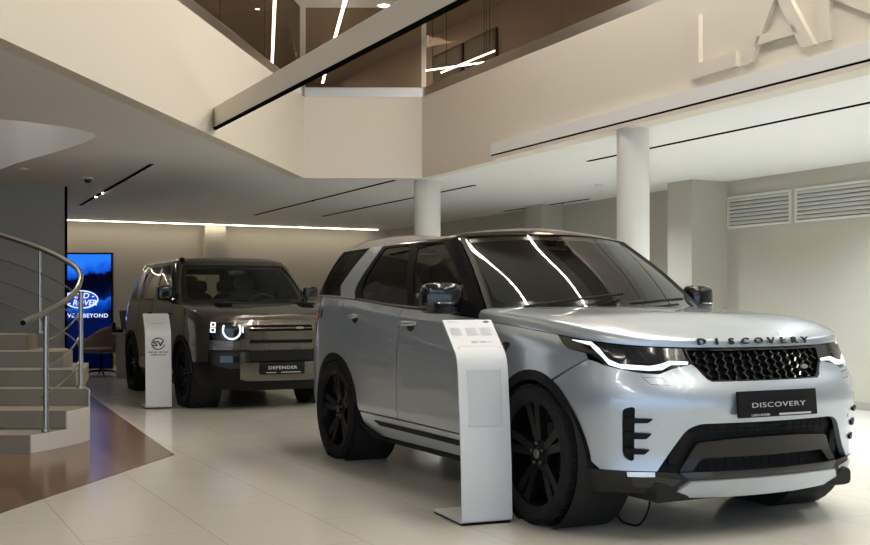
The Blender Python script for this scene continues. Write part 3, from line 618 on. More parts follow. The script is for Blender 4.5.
# ---------------------------------------------------------------- wheel
def make_wheel(parent,x,y,zc,R,rr,w,side,spoke='twin'):
    # side -1: outer face towards -y
    o=bpy.data.objects.new('wheel',None); COL.objects.link(o); o.parent=parent; o.location=(x,y,zc); o.empty_display_size=.1
    S=lambda a:(a[0],a[1]*-side)        # profile h measured outward positive
    h=w/2
    t=MB(); prof=[(rr-.012,h-.022),(rr+.004,h-.004),(rr+.03,h+.004),(R-.035,h+.002),(R-.012,h-.018),(R-.002,h-.04)]
    for c in (.55,.18,-.18,-.55):
        yc=c*h; prof+=[(R,yc+.012),(R-.009,yc+.007),(R-.009,yc-.007),(R,yc-.012)]
    prof+=[(R-.002,-h+.04),(R-.012,-h+.018),(R-.035,-h),(rr,-h+.01)]
    t.lathe([(a,-side*b if False else b*(1 if side>0 else -1)) for a,b in prof],72,'y')
    # shoulder blocks of the tread
    sg=1 if side>0 else -1
    for k in range(72):
        a=2*PI*k/72; Mx=Matrix.Rotation(a,4,'Y')
        t.box(R-.014,R-.0005,sg*(h-.05),sg*(h-.012),-.009,.009,M=Mx)
        for c in (.36,0.,-.36): t.box(R-.006,R+.0015,(c-.15)*h,(c+.15)*h,-.010,.010,M=Mx)
    t.build('tyre',M_RUBBER,o,True,30)
    b=MB(); b.lathe([(rr-.004,sg*(h-.012)),(rr-.004,sg*(h-.022)),(rr-.016,sg*(h-.028)),(rr-.03,sg*(h-.07)),(rr-.035,-sg*(h-.02)),(rr-.02,-sg*(h-.02))],56,'y')
    # spokes: bars with tapering section
    ns=5; f=sg*(h-.03)
    def bar(a0,a1,r0,r1,w0,w1,d0,d1,t0,t1):
        p0=Vector((r0*math.cos(a0),0,r0*math.sin(a0))); p1=Vector((r1*math.cos(a1),0,r1*math.sin(a1))); d=(p1-p0).normalized(); n=Vector((-d.z,0,d.x))
        V=[]
        for p,wd,dp,th in ((p0,w0,d0,t0),(p1,w1,d1,t1)):
            for s_,y_ in ((-.5,-th),(-.42,0),(.42,0),(.5,-th)): V.append(p+n*wd*s_*(1 if abs(s_)==.5 else .8)+Vector((0,f-sg*dp+sg*y_,0)))
        b.add(V,[(0,1,5,4),(1,2,6,5),(2,3,7,6),(3,0,4,7),(0,3,2,1),(4,5,6,7)])
    for k in range(ns):
        a=PI/2+2*PI*k/ns+.12
        if spoke=='twin':
            for q in (-1,1):
                bar(a+q*.20,a+q*.155,.05,rr-.010,.06,.075,.03,.004,.04,.035)
            bar(a,a,.05,.14,.07,.03,.045,.03,.03,.02)
        else:
            for q in (-1,1): bar(a+q*.12,a+q*.27,.05,rr-.012,.06,.06,.03,.004,.04,.03)
    b.lathe([(.0,f-sg*.012),(.03,f-sg*.012),(.04,f-sg*.022),(.085,f-sg*.03),(.095,f-sg*.05),(.095,f-sg*.09)],30,'y')
    rim=b.build('rim',M_RIM,o,True,40)
    for k in range(5):
        c=MB(); a=2*PI*k/5+.4; c.cyl((.058*math.cos(a),f-sg*.03,.058*math.sin(a)),(.058*math.cos(a),f-sg*.012,.058*math.sin(a)),.009,8); c.build('wheel_nut',M_DISC,o)
    o2=MB(); o2.lathe([(0,f-sg*.004),(.02,f-sg*.005),(.027,f-sg*.012)],20,'y'); o2.build('centre_cap',M_DISC,rim)
    d=MB(); d.lathe([(.06,sg*.0),(.165,sg*.0),(.165,-sg*.025),(.06,-sg*.025)],40,'y',closed=True); d.build('brake_disc',M_DISC,o)
    q=MB(); q.lathe([(.0,-sg*.03),(rr-.03,-sg*.03),(rr-.03,-sg*.06),(0,-sg*.06)],32,'y'); q.build('brake_shield',M_DARK,o)
    return o
def seat(parent,x,y,z,w=.5,tall=.62,m=None):
    o=bpy.data.objects.new('seat',None); COL.objects.link(o); o.parent=parent; o.location=(x,y,z)
    MB().sup((.18,0,0),(.27,w/2,.1),(.4,.4)).build('seat_cushion',m or M_CABIN,o)
    Mx=Matrix.Translation((-.06,0,.02))@Matrix.Rotation(-.24,4,'Y')
    MB().sup((0,0,tall/2),(.085,w/2,tall/2),(.5,.5),M=Mx).build('seat_backrest',m or M_CABIN,o)
    MB().sup((-.01,0,tall+.10),(.05,.14,.09),(.55,.55),M=Mx).cyl(Mx@Vector((0,-.05,tall-.05)),Mx@Vector((0,-.05,tall+.1)),.008).cyl(Mx@Vector((0,.05,tall-.05)),Mx@Vector((0,.05,tall+.1)),.008).build('headrest',m or M_CABIN,o)
def steering(parent,x,y,z,r=.185):
    Mx=Matrix.Translation((x,y,z))@Matrix.Rotation(-1.15,4,'Y')
    b=MB(); pts=[(r*math.cos(2*PI*k/36),r*math.sin(2*PI*k/36),0) for k in range(36)]; b.tube(pts,.017,8,closed=True,M=Mx)
    b.sup((0,0,-.01),(.07,.075,.035),(.5,.6),M=Mx)
    for a in (PI*.5,-PI*.5,PI): b.tube([(.03*math.cos(a),.03*math.sin(a),0),(r*math.cos(a),r*math.sin(a),0)],.016,6,M=Mx)
    b.tube([(0,0,-.02),(0,0,-.35)],.03,8,M=Mx)
    b.build('steering_wheel',M_CABIN2,parent)
def badge_text(parent,L,body,s0,s1,v0,v1,size,xs,m,name='badge_lettering',off=.004,ext=.004):
    # separate letters spread along a smooth surface
    n=len(body)
    for i,ch in enumerate(body):
        t=i/(n-1); s=s0+(s1-s0)*t; v=v0+(v1-v0)*t
        p=L(s,v)[0]; e=.01; dx=Vector(L(s+e,v)[0]-L(s-e,v)[0]); N=Vector(L.normal(s,v)[0])
        me=letters(ch,size,ext,xs,offset=.0018); put(me,frame(Vector(p)+N*off,dx,N)@Matrix.Translation((0,-size*.35,0)))
        link_mesh(name,me,m,parent,False)
# ================================================================ silver SUV
def silver_suv():
    car=empty('car',(.0925,9.104,0),-1.1027,'silver SUV with gloss black roof, black wheels and lit headlamps in front',"car",'cars on the showroom floor')
    B,G=DB,DG; S=B.S; SG=G.S
    AXF,AXR=2.885,-.025
    side=lambda pts: B.inv(pts,(0,2),B.sk[3],B.sk[14])
    both=lambda nm,poly,m,**k: (panel(nm,B,poly,m,car,**k),panel(nm,B,mir(B,poly),m,car,**k))
    bothG=lambda nm,poly,m,**k: (panel(nm,G,poly,m,car,**k),panel(nm,G,mir(G,poly),m,car,**k))
    TOP=1.146
    # --- arches in side view
    aF=(AXF,.375,.44,.468); aR=(AXR,.375,.45,.445)
    def ang(a,t): return (a[0]+a[2]*math.cos(math.radians(t)),a[1]+a[3]*math.sin(math.radians(t)))
    sx=lambda x,z: side([(x,z)])[0]
    # rear door
    arcR=[ang(aR,t) for t in np.linspace(10,56,10)]
    rear_arc=side(arcR)
    rd_low=sx(.44,.415)
    rear_door=[rd_low]+[sx(1.105,.413)]+[(sx(1.105,1.1)[0],TOP)]+[(sx(.10,1.2)[0],TOP),(1.79,1.04),(1.775,.9)]+rear_arc[::-1]
    front_door=[sx(1.117,.413),sx(2.17,.405),(sx(2.17,1.0)[0],TOP),(sx(1.117,1.0)[0],TOP)]
    both('rear_door',rear_door,M_SILVER); both('front_door',front_door,M_SILVER)
    # front wing
    arcF=side([ang(aF,t) for t in np.linspace(172,66,16)])
    wing=[sx(2.182,.405),sx(2.44,.40)]+arcF+[(5.010,1.018),(4.995,1.052),(4.872,1.066),(4.770,1.139),(sx(2.182,1.0)[0],1.139)]
    both('front_wing',wing,M_SILVER)
    # rear quarter
    arcQ=side([ang(aR,t) for t in np.linspace(58,168,16)])
    quarter=[(sx(.09,1.2)[0],TOP),(.70,TOP),(.70,.62),(1.10,.62)]+[p for p in arcQ[::-1]]+[(1.765,.9),(1.78,1.04)]
    both('rear_quarter',quarter,M_SILVER)
    rb=[(0,.605),(.70,.605),(1.10,.605),side([ang(aR,172)])[0],(1.40,.28),(1.3,.24),(.7,.24),(0,.24)]
    both('rear_bumper',[(max(a,.001),b) for a,b in rb],M_SILVER)
    both('tailgate',[(.001,.62),(.69,.62),(.69,TOP),(.001,TOP)],M_SILVER)
    # front bumper
    arcB=side([ang(aF,t) for t in np.linspace(64,3,14)])
    S_=S
    chain=[(S_,.896),(5.723,.896),(5.695,.915),(5.650,.992),(5.624,1.018),(5.507,.984),(5.430,.948),(5.340,.950),(5.219,.967),(5.124,.987),(5.07,1.005),(5.018,1.015)]+arcB+[(5.105,.361),(5.412,.361)]+rnd([(5.41,.361),(5.569,.570),(5.64,.598),(5.865,.598)],.05)[5:15]+[(5.865,.598),(S_,.598)]
    ventp=rnd([(5.30,.724),(5.236,.70),(5.230,.43),(5.292,.402)],.03)
    panel('front_bumper',B,sym(B,chain),M_SILVER,car,depth=.03,holes=[ventp,mir(B,ventp)])
    both('bumper_vent',[(5.21,.75),(5.33,.75),(5.33,.38),(5.21,.38)],M_DARK,off=-.03,depth=0)
    for bl in ([(5.245,.640),(5.388,.636),(5.362,.609),(5.244,.606)],[(5.244,.557),(5.383,.550),(5.355,.523),(5.243,.522)],[(5.241,.476),(5.375,.471),(5.346,.446),(5.240,.448)]):
        both('vent_blade',rnd(bl,.008),M_BLACK,off=.012,depth=.03)
    # lower bumper, intake, skid plate
    low=[sx(AXF+.405,.360),sx(AXF+.45,.357),(5.105,.357),(5.412,.357),(5.519,.350),(5.588,.312),(5.491,.245),(5.2,.242),(4.985,.228)]
    both('lower_bumper',low,M_TAUPE2,depth=.012)
    for q in (0,1):
        p=[(5.254,.356),(5.401,.357),(5.401,.333),(5.259,.332)]
        panel('bumper_reflector',B,p if q==0 else mir(B,p),M_CHROME,car,off=.006,lab='bright reflector strip')
    both('bumper_corner_trim',[(5.28,.328),(5.43,.335),(5.54,.318),(5.50,.285),(5.29,.280)],M_GLOSSBLK,off=.006)
    intake=[(S_,.60),(5.865,.60),(5.628,.60),(5.569,.573),(5.40,.35),(S_,.335)]
    panel('air_intake',B,sym(B,intake),M_DARK,car,off=-.06,depth=0)
    panel('intake_strip',B,sym(B,[(S_,.352),(5.53,.352),(5.595,.309),(S_,.309)]),M_GLOSSBLK,car,off=.0,depth=.05)
    bar=[(S_,.510),(5.88,.508),(5.655,.494),(5.635,.485),(5.539,.357),(5.612,.357),(5.655,.405),(5.675,.417),(5.887,.418),(S_,.418)]
    panel('intake_bar',B,sym(B,bar),M_TAUPE,car,off=-.012,depth=.03)
    # fine mesh bars inside the intake
    mb=MB()
    for v in (.535,.558,.58,.375,.395):
        half=5.60 if v>.45 else 5.66
        mb.tube([B(s,v)[0]-B.normal(s,v)[0]*.045 for s in np.linspace(half,2*S-half,30)],.003,4)
    for s in np.linspace(5.66,2*S-5.66,16):
        mb.tube([B(s,v)[0]-B.normal(s,v)[0]*.045 for v in (.52,.595)],.003,4); mb.tube([B(s,v)[0]-B.normal(s,v)[0]*.045 for v in (.355,.415)],.003,4)
    mb.build('intake_mesh',M_BLACK,car)
    skid=[(S_,.311),(5.823,.311),(5.592,.309),(5.488,.241),(5.58,.228),(5.866,.219),(S_,.218)]
    panel('skid_plate',B,sym(B,skid),M_SILVER,car,off=.016,depth=.03)
    both('fog_lamp',rnd([(5.490,.492),(5.552,.516),(5.559,.406),(5.488,.387)],.02),M_BLACK,off=-.03,depth=.02)
    # grille
    gr=[(S_,1.134),(5.60,1.134),(5.622,1.03),(5.65,.996),(5.70,.919),(5.725,.899),(S_,.897)]
    panel('grille_back',B,sym(B,gr),M_DARK,car,off=-.045,depth=0)
    gp=sym(B,gr); inn=[]
    A=np.array(gp); cen=A.mean(0)
    panel('grille_frame',B,gp,M_GLOSSBLK,car,off=-.004,depth=.05,holes=[[tuple(cen+(p-cen)*np.array([.968,.90])) for p in A]])
    hb=MB(); px,rz=.114,.027*1.25; ins=[tuple(cen+(p-cen)*np.array([.99,.97])) for p in A]
    for r in range(10):
        for k in range(-6,7):
            c=np.array([S_+(k+(r%2)*.5)*px,.905+r*rz*.78]); hw,hh=.0385,rz*.82
            if not inside(c[None],ins)[0]: continue
            hx=[(a,b_) for a,b_ in ((-hw,0),(-hw*.52,hh),(hw*.52,hh),(hw,0),(hw*.52,-hh),(-hw*.52,-hh))]
            V=[]
            for sc_,of in ((.99,-.034),(.99,-.016),(.80,-.010),(.74,-.036)):
                for h in hx: p=c+np.array(h)*sc_; V.append(B(p[0],p[1])[0]+B.normal(p[0],p[1])[0]*of)
            hb.add(V,[(a*6+i,a*6+(i+1)%6,(a+1)*6+(i+1)%6,(a+1)*6+i) for a in range(3) for i in range(6)])
    hb.build('grille_mesh',M_GLOSSBLK,car,True,30)
    bd=panel('oval_badge',B,[(6.393+.028*math.cos(t),.985+.016*math.sin(t)) for t in np.linspace(0,2*PI,20)[:-1]],mat('badge green grey',(.30,.33,.31),.3,.6),car,off=.002,depth=.01)
    # headlights
    hl=[(4.768,TOP),(5.30,TOP),(5.593,1.136),(5.616,1.024),(5.507,.989),(5.430,.953),(5.340,.955),(5.219,.972),(5.124,.992),(5.065,1.028),(5.001,1.060),(4.877,1.071)]
    drl=[(4.882,1.128),(5.017,1.136),(5.082,1.098),(5.138,1.032),(5.205,1.006),(5.380,1.004),(5.442,1.019),(5.496,1.043),(5.610,1.038),(5.606,1.022),(5.508,1.018),(5.452,.982),(5.379,.975),(5.219,.978),(5.144,.996),(5.085,1.060),(5.013,1.116)]
    for q in (0,1):
        w=(lambda p:p) if q==0 else (lambda p: mir(B,p))
        h=panel('headlight',B,w(hl),M_GLOSSBLK,car,off=-.012,depth=.03)
        panel('daytime_strip',B,w(drl),M_DRL,h,off=-.002,depth=.01)
        for ln in ([(5.115,1.108),(5.232,1.112),(5.238,1.032),(5.165,1.050)],[(5.255,1.110),(5.44,1.106),(5.450,1.045),(5.42,1.030),(5.26,1.030)]):
            panel('headlamp_lens',B,w(rnd(ln,.012)),M_LENS,h,off=-.006,depth=.01)
    # washer lid and sensors as fine lines
    for q in (0,1):
        w=(lambda p:p) if q==0 else (lambda p: mir(B,p))
        ribbon('washer_lid',B,w([(5.334,.925),(5.445,.922),(5.474,.872),(5.378,.878),(5.336,.922)]),.003,M_TAUPE,car,off=.0005,depth=0)
        c=(5.428,.588); panel('parking_sensor',B,w([(c[0]+.013*math.cos(t),c[1]+.013*math.sin(t)) for t in np.linspace(0,2*PI,14)[:-1]]),M_SILVER,car,off=.003,depth=.004)
    # sill
    sill=[sx(.45,.405),sx(2.425,.395),sx(2.33,.255),sx(.62,.250),sx(.50,.30)]
    both('sill',sill,M_SILVER,depth=.03)
    both('sill_trim',[sx(.70,.365),sx(2.38,.358),sx(2.36,.325),sx(.78,.335)],M_BLACK,off=.008)
    both('mud_flap',[sx(.44,.33),sx(.55,.30),sx(.80,.232),sx(.55,.235)],M_BLACK,off=.02,depth=.06)
    # arch trims
    for a,t0,t1 in ((aF,176,2),(aR,172,12)):
        oo=[ang((a[0],a[1],a[2]+.004,a[3]+.004),t) for t in np.linspace(t0,t1,26)]; ii=[ang((a[0],a[1],a[2]-.042,a[3]-.05),t) for t in np.linspace(t1,t0,26)]
        both('arch_trim',side(oo+ii),M_BLACK,off=.006,depth=.09)
    # wheel liners
    for ax in (AXF,AXR):
        for sd in (-1,1):
            b=MB(); b.lathe([(.425,sd*.955),(.425,sd*.60),(.05,sd*.60)],40,'y',c=(ax,0,.39)); b.build('wheel_liner',M_DARK,car)
            make_wheel(car,ax,sd*.845,.384,.384,.296,.275,sd)
    # underbody
    u=MB(); u.box(-.9,3.45,-.58,.58,.22,.5,.04); u.box(.42,2.42,-.86,.86,.20,.27,.02); u.box(3.2,3.6,-.68,.68,.2,.3,.03); u.box(3.1,3.52,-.62,.62,.5,.9,.05); u.box(2.2,3.1,-.55,.55,.5,.95,.05); u.box(-.85,-.45,-.75,.75,.3,.6,.03)
    u.build('underbody',M_DARK,car)
    cbl=MB(); cbl.tube(spline([Vector(p) for p in ((3.10,-.60,.22),(3.10,-.58,.10),(3.12,-.55,.03),(3.16,-.525,.012),(3.21,-.50,.012),(3.25,-.49,.05),(3.28,-.48,.12),(3.28,-.47,.22))],6),.006,6); cbl.build('cable',M_BLACK,car)
    # hood
    hs=[]; ck=[(2.17,-.907,1.122,2.49,1.185),(2.30,None,None,2.58,1.182),(2.75,None,None,2.83,1.162),(3.10,None,None,3.06,1.138),(3.29,None,None,3.24,1.108),(3.40,None,None,3.36,1.082),(3.48,None,None,3.44,1.06),(3.535,None,None,3.50,1.04),(3.59,0,None,3.545,1.022)]
    es=[None]+[B.inv([(x,1.149)],(0,2),B.sk[8],B.sk[17])[0][0] for x in []]
    sv=[None,sx(2.30,1.1)[0],sx(2.75,1.07)[0],4.79,5.0,5.16,5.32,5.52,None]
    rows=[[],[],[],[],[],[]]
    for c,s in zip(ck,sv):
        if c[0]==2.17: e=np.array(c[:3])
        elif c[1]==0: e=B(S,1.149)[0]
        else: e=B(s,1.149)[0]
        cx,cz=c[3],c[4]
        kk=max(0.,min(1.,(3.25-c[0])/.9))
        for r,(t,g,g2) in enumerate(((0,0,0),(.012,.34,.52),(.045,.60,.76),(.16,.78,.90),(.55,.95,.98),(1,1,1))):
            g=g+(g2-g)*kk
            if c[1]==0: y=0
            else: y=e[1]*(1-t)
            x=e[0]+(cx-e[0])*(t if r<5 else 1)
            rows[r].append((x,y,e[2]+.003+(cz-e[2])*g))
    H=Loft([0,.16,.61,1.06,1.28,1.47,1.65,1.87,2.4],[0,.05,.12,.25,.6,1.0],rows,roof=True,open_start=True)
    b=MB(); b.grid(lambda s,v: H(s,v)[0],list(np.linspace(0,2.4,70)),[0,.012,.025,.05,.08,.12,.18,.25,.35,.45,.6,.75,.9,1.0])
    b.grid(lambda s,v: H(s,v)[0],list(np.linspace(2.4,4.8,70)),[0,.012,.025,.05,.08,.12,.18,.25,.35,.45,.6,.75,.9,1.0])
    # turned-down lip
    b.grid(lambda s,v: H(s,0)[0]-np.array([0,0,v])-(B.normal(B.sk[9],1.1)[0]*0),list(np.linspace(0,4.8,120)),[0,.004,.009])
    b.build('hood',M_SILVER,car,True,50)
    # black cowl between the bonnet and the foot of the windscreen
    def resample(P,n):
        P=np.array(P); L_=np.concatenate([[0],np.cumsum(np.linalg.norm(np.diff(P,axis=0),axis=1))]); t=np.linspace(0,L_[-1],n); return np.stack([np.interp(t,L_,P[:,k]) for k in range(3)],1)
    half=[tuple(H(0,v)[0]) for v in np.linspace(0,1,14)]; full=half+[(x,-y,z) for x,y,z in half[::-1]]
    base=[(1.97,-.895,1.135),(2.05,-.885,1.135)]+[tuple(DW(s,0)[0]) for s in np.linspace(0,2*DW.S,30)]+[(2.05,.885,1.135),(1.97,.895,1.135)]
    A_,B_=resample(full,60)-np.array([0,0,.012]),resample(base,60)-np.array([0,0,.004])
    raw('cowl',list(A_)+list(B_),[(i,i+1,61+i,60+i) for i in range(59)],M_BLACK,car)
    raw('mirror_sail',[(1.90,-.905,1.145),(2.19,-.915,1.118),(2.18,-.90,1.128),(2.03,-.882,1.22),(1.90,-.882,1.23)],[(0,1,2,3,4)],M_BLACK,car); raw('mirror_sail',[(1.90,.905,1.145),(2.19,.915,1.118),(2.18,.90,1.128),(2.03,.882,1.22),(1.90,.882,1.23)],[(4,3,2,1,0)],M_BLACK,car)
    # hood lettering
    n=9
    for i,ch in enumerate('DISCOVERY'):
        y=-.365+i*.0885 
        best=H.inv([(y,1.012)],(1,2),1.5,3.3,.4)[0]
        p=H(*best)[0]; N=Vector(H.normal(*best)[0]); N=N if N.z>0 else -N
        dx=Vector((-.12*y,1,0)); me=letters(ch,.046,.004,1.7,offset=.0012); put(me,frame(Vector(p)+N*.009,dx,N)@Matrix.Translation((0,-.02,0))); link_mesh('hood_lettering',me,M_LETTER,car,False)
    # glasshouse
    rq=rnd([(1.07,.395),(1.640,.395),(1.480,.10),(1.350,.018),(1.13,.018),(1.02,.10),(1.0,.28)],.03)
    rdg=rnd([(2.056,.383),(2.512,.385),(2.812,.014),(2.03,.012),(1.955,.055),(1.955,.148)],.03)
    fdg=rnd([(2.695,.387),(3.45,.386),(3.608,.234),(3.683,.072),(3.66,.016),(2.89,.012),(2.845,.10)],.02)
    frame_=[(.66,.402),(3.809,.402),(3.809,.0),(.66,.0)]
    bothG('window_frame',frame_,M_PILLAR,off=.0,depth=.03,g=.05,holes=[rq,rdg,fdg])
    bothG('quarter_glass',rq,G_PRIV,off=-.006,depth=0); bothG('rear_door_glass',rdg,G_PRIV,off=-.006,depth=0); bothG('front_door_glass',fdg,G_FRONT,off=-.006,depth=0)
    cp=[(1.704,.40),(1.985,.40),(1.945,.286),(1.872,.169),(1.828,.100),(1.825,.055),(1.885,.0),(1.592,.0),(1.478,.092)]
    bothG('rear_pillar',cp,M_SILVER,off=.006,depth=.012)
    bothG('body_belt',[(.7,.0),(1.60,.0),(1.60,.012),(.7,.012)],M_SILVER,off=.004,depth=.012)
    ribbon('door_belt_strip',G,[(1.88,.004),(2.5,.006),(3.2,.006),(3.6,.01)],.012,M_GLOSSBLK,car,off=.008)
    W=DW; SW=W.S
    for q in (0,1):
        ln=[(.004,.395),(.004,.25),(.004,.12),(.004,.01)]
        ribbon('windscreen_strip',W,ln if q==0 else mir(W,ln),.009,M_PILLAR,car,off=.008)
    panel('windscreen',W,sym(W,[(SW,.399),(.002,.399),(.002,.0),(SW,.0)]),G_WIND,car,off=-.004,depth=0,g=.05)
    panel('windscreen_border',W,sym(W,[(SW,.399),(.002,.399),(.002,.0),(SW,.0)]),M_GLOSSBLK,car,off=-.010,depth=0,g=.05,holes=[rnd(sym(W,[(SW,.375),(.055,.37),(.085,.055),(SW,.05)]),.05)])
    panel('rear_window',G,[(-.6,.03),(.6,.03),(.6,.42),(-.6,.42)],G_PRIV,car,off=0,depth=0)
    panel('rear_spoiler',G,[(-.66,.40),(.66,.40),(.66,.46),(-.66,.46)],M_GLOSSBLK,car,off=.01,depth=.02)
    b=MB(); vs=[.401,.42,.435,.46,.48,.5,.53,.57,.62,.7,.8,.9,1.0]
    for q in (0,1): b.grid(lambda s,v: G(s,v)[0],list(np.linspace(0,SG,80)+q*SG),vs)
    b.build('roof',M_GLOSSBLK,car,True,50)
    # door handles
    for x0,x1,z in ((.25,.42,1.118),(1.17,1.41,1.075)):
        for sd in (0,1):
            w=(lambda p:p) if sd==0 else (lambda p: mir(B,p))
            c=sx((x0+x1)/2,z-.02); cup=panel('handle_cup',B,w([(c[0]+.06*math.cos(t),c[1]+.034*math.sin(t)) for t in np.linspace(0,2*PI,24)[:-1]]),M_TAUPE,car,off=.0015,depth=0)
            P=[]; 
            for t in np.linspace(0,1,8):
                s,v=sx(x0+(x1-x0)*t,z); p=B(s,v)[0]; n=B.normal(s,v)[0]; q=p+n*(.014+.024*math.sin(PI*t)); P.append(q*np.array([1,1 if sd==0 else -1,1]))
            MB().tube(P,[.010]+[.018]*6+[.010],10).build('door_handle',M_SILVER,car)
    # crease line along the doors
    # fender vent
    both('wing_vent',[(4.262,1.030),(4.325,1.040),(4.346,1.027),(4.303,.978)],M_GLOSSBLK,off=.006,depth=.01)
    # tail lamps
    for sd in (0,1):
        p=[(.60,1.05),(1.0,1.05),(1.34,1.062),(1.28,1.005),(1.0,.985),(.60,.985)]; r=[(.62,1.04),(1.0,1.04),(1.16,1.04),(1.14,1.0),(1.0,.995),(.62,.995)]
        t=panel('tail_lamp',B,p if sd==0 else mir(B,p),M_GLOSSBLK,car,off=.012,depth=.03); panel('red_lens',B,r if sd==0 else mir(B,r),M_RED,t,off=.018,depth=.01)
        p=[(.86,.94),(.95,.94),(.95,.86),(.86,.86)]; 
    # mirrors
    for sd in (-1,1):
        o=bpy.data.objects.new('side_mirror',None); COL.objects.link(o); o.parent=car
        o.location=(1.93,sd*(1.035 if sd<0 else .985),1.245); o.scale=(1,1 if sd<0 else .8,1); o.rotation_euler=(0,0,sd*.12)
        b=MB(); b.sup((0,0,0),(.085,.135,.092),(.55,.7),28,16); b.build('mirror_shell',M_GLOSSBLK,o)
        MB().sup((-.01,0,-.055),(.075,.125,.05),(.5,.6),28,12).build('mirror_base',M_GLOSSBLK,o)
        MB().sup((.02,sd*.01,-.035),(.068,.122,.008),(.8,.8),28,8).build('mirror_strip',M_CHROME,o)
        MB().tube([(-.01,-sd*.08,-.07),(-.01,-sd*.17,-.09),(-.02,-sd*.22,-.12)],.03,10).build('mirror_arm',M_GLOSSBLK,o)
        MB().sup((-.072,0,0),(.016,.115,.07),(.6,.6)).build('mirror_glass',M_CHROME,o)
    # number plate
    pl=bpy.data.objects.new('number_plate',None); COL.objects.link(pl); pl.parent=car
    p=B(S,.728)[0]; N=Vector((1,0,.10)).normalized(); X=Vector((0,1,0)); F=frame(Vector(p)+N*.012,X,N)
    b=MB(); b.box(-.268,.268,-.068,.068,-.012,.006,.004,M=F@Matrix.Translation((.0,0,0))); b.build('plate',M_BLACK,pl)
    me=letters('DISCOVERY',.036,.001,1.8,1.1,offset=0); put(me,F@Matrix.Translation((0,-.018,.008))); link_mesh('plate_lettering',me,M_BLADE,pl,False)
    me=letters('LAND ROVER',.017,.0008,1.2,align='LEFT'); put(me,F@Matrix.Translation((-.19,-.062,.008))); link_mesh('plate_lettering',me,M_BLADE,pl,False)
    b=MB(); b.box(.0,.22,-.062,-.052,.0065,.0075,M=F); b.build('plate_small_print',M_BLADE,pl)
    # wipers
    for s0,s1,v1 in ((4.05,4.75,.06),(4.75,5.35,.05)):
        pts=[G(s,v)[0]+G.normal(s,v)[0]*.02 for s,v in zip(np.linspace(s0,s1,10),np.linspace(.015,v1,10))]; MB().tube(pts,.008,6).build('wiper',M_BLACK,car)
    # cabin
    tr=MB(); 
    for q in (0,1):
        tr.grid(lambda s,v: B(s,v)[0]-B.normal(s,v)[0]*.07,list(np.linspace(1.0,4.0,40)+(0 if q==0 else 2*S-5.0)),list(np.linspace(.3,1.14,8)))
    tr.build('cabin_trim',M_CABIN2,car)
    f=MB(); f.box(-.7,2.3,-.85,.85,.32,.40); f.build('cabin_floor',M_CABIN2,car)
    hl_=MB()
    for q in (0,1): hl_.grid(lambda s,v: G(s,v)[0]*np.array([1,.985,1])-np.array([0,0,.035]),list(np.linspace(.3,SG-.6,40) if q==0 else np.linspace(SG+.6,2*SG-.3,40)),[.44,.5,.6,.75,.9,1.0])
    hl_.build('headlining',M_CABIN2,car)
    d=MB(); d.sup((1.93,0,1.0),(.33,.80,.15),(.5,.35),32,14); d.box(1.7,2.3,-.8,.8,.5,1.0,.05); d.sup((1.80,.38,1.12),(.12,.2,.06),(.7,.7)); d.box(1.0,1.8,-.14,.14,.4,.78,.04); d.build('dashboard',M_CABIN2,car)
    steering(car,1.52,.38,1.10)
    for y in (-.38,.38): seat(car,.98,y,.70)
    for y in (-.42,.0,.42): seat(car,.05,y,.76,.42,.55)
    MB().sup((1.58,0,1.57),(.02,.12,.035),(.6,.6)).cyl((1.6,0,1.6),(1.62,0,1.64),.012).build('rear_view_mirror',M_GLOSSBLK,car)
    return car
silver_suv()
# ================================================================ dark boxy SUV
F_VK=[.17,.30,.45,.62,.80,.95,1.08,1.20]
F_BASE=[(-.90,0,-1,1.235),(-.89,-.5,-1,1.235),(-.86,-.74,-1,1.235),(-.76,-.87,-.6,1.235),(-.5,-.93,0,1.235),(0,-.95,0,1.235),(.8,-.955,0,1.235),(1.6,-.955,0,1.23),(2.3,-.955,0,1.205),(2.9,-.965,0,1.16),(3.25,-.955,.1,1.11),(3.48,-.915,.4,1.06),(3.64,-.82,.75,1.03),(3.73,-.66,.95,1.02),(3.775,-.35,1,1.015),(3.785,0,1,1.015)]
F_PROF=[[-.08,-.03,-.005,0,0,-.006,-.02,-.04],[-.16,-.05,0,0,-.01,-.02,-.03,-.05],[-.1,-.02,0,0,0,-.01,-.03,-.06]]
FB=plan_loft(F_BASE,F_PROF,F_VK,None,.62)
F_GST=[[(-.86,0),(-.72,0),(-.55,0)],[(-.85,-.45),(-.71,-.41),(-.54,-.36)],[(-.82,-.68),(-.67,-.61),(-.50,-.53)],[(-.72,-.81),(-.56,-.735),(-.42,-.64)],[(-.5,-.875),(-.39,-.815),(-.28,-.725)],[(.3,-.90),(.3,-.86),(.3,-.775)],[(1.2,-.90),(1.2,-.86),(1.12,-.78)],[(1.9,-.895),(1.80,-.85),(1.62,-.77)],[(2.27,-.875),(2.05,-.82),(1.79,-.735)],[(2.38,-.805),(2.13,-.755),(1.84,-.66)],[(2.46,-.55),(2.19,-.51),(1.88,-.45)],[(2.49,-.28),(2.22,-.26),(1.90,-.22)],[(2.50,0),(2.23,0),(1.905,0)]]
rows=[[] for _ in range(6)]
for i,(b_,m_,t_) in enumerate(F_GST):
    zb=1.225 if i<8 else 1.215; zt=1.70; rows[0].append((*b_,zb)); rows[1].append((*m_,zb+(zt-zb)*.5)); rows[2].append((*t_,zt)); x,y=t_
    rows[3].append((x+(.5-x)*.03,y*.955,zt+.05)); rows[4].append((x+(.5-x)*.10,y*.82,zt+.085)); rows[5].append((x+(.5-x)*.2,0,zt+.105))
_B=np.array([s[0] for s in F_GST]); FG=Loft(np.concatenate([[0],np.cumsum(np.linalg.norm(np.diff(_B,axis=0),axis=1))]),[0,.24,.48,.54,.62,1.0],rows,roof=True,crease=2)
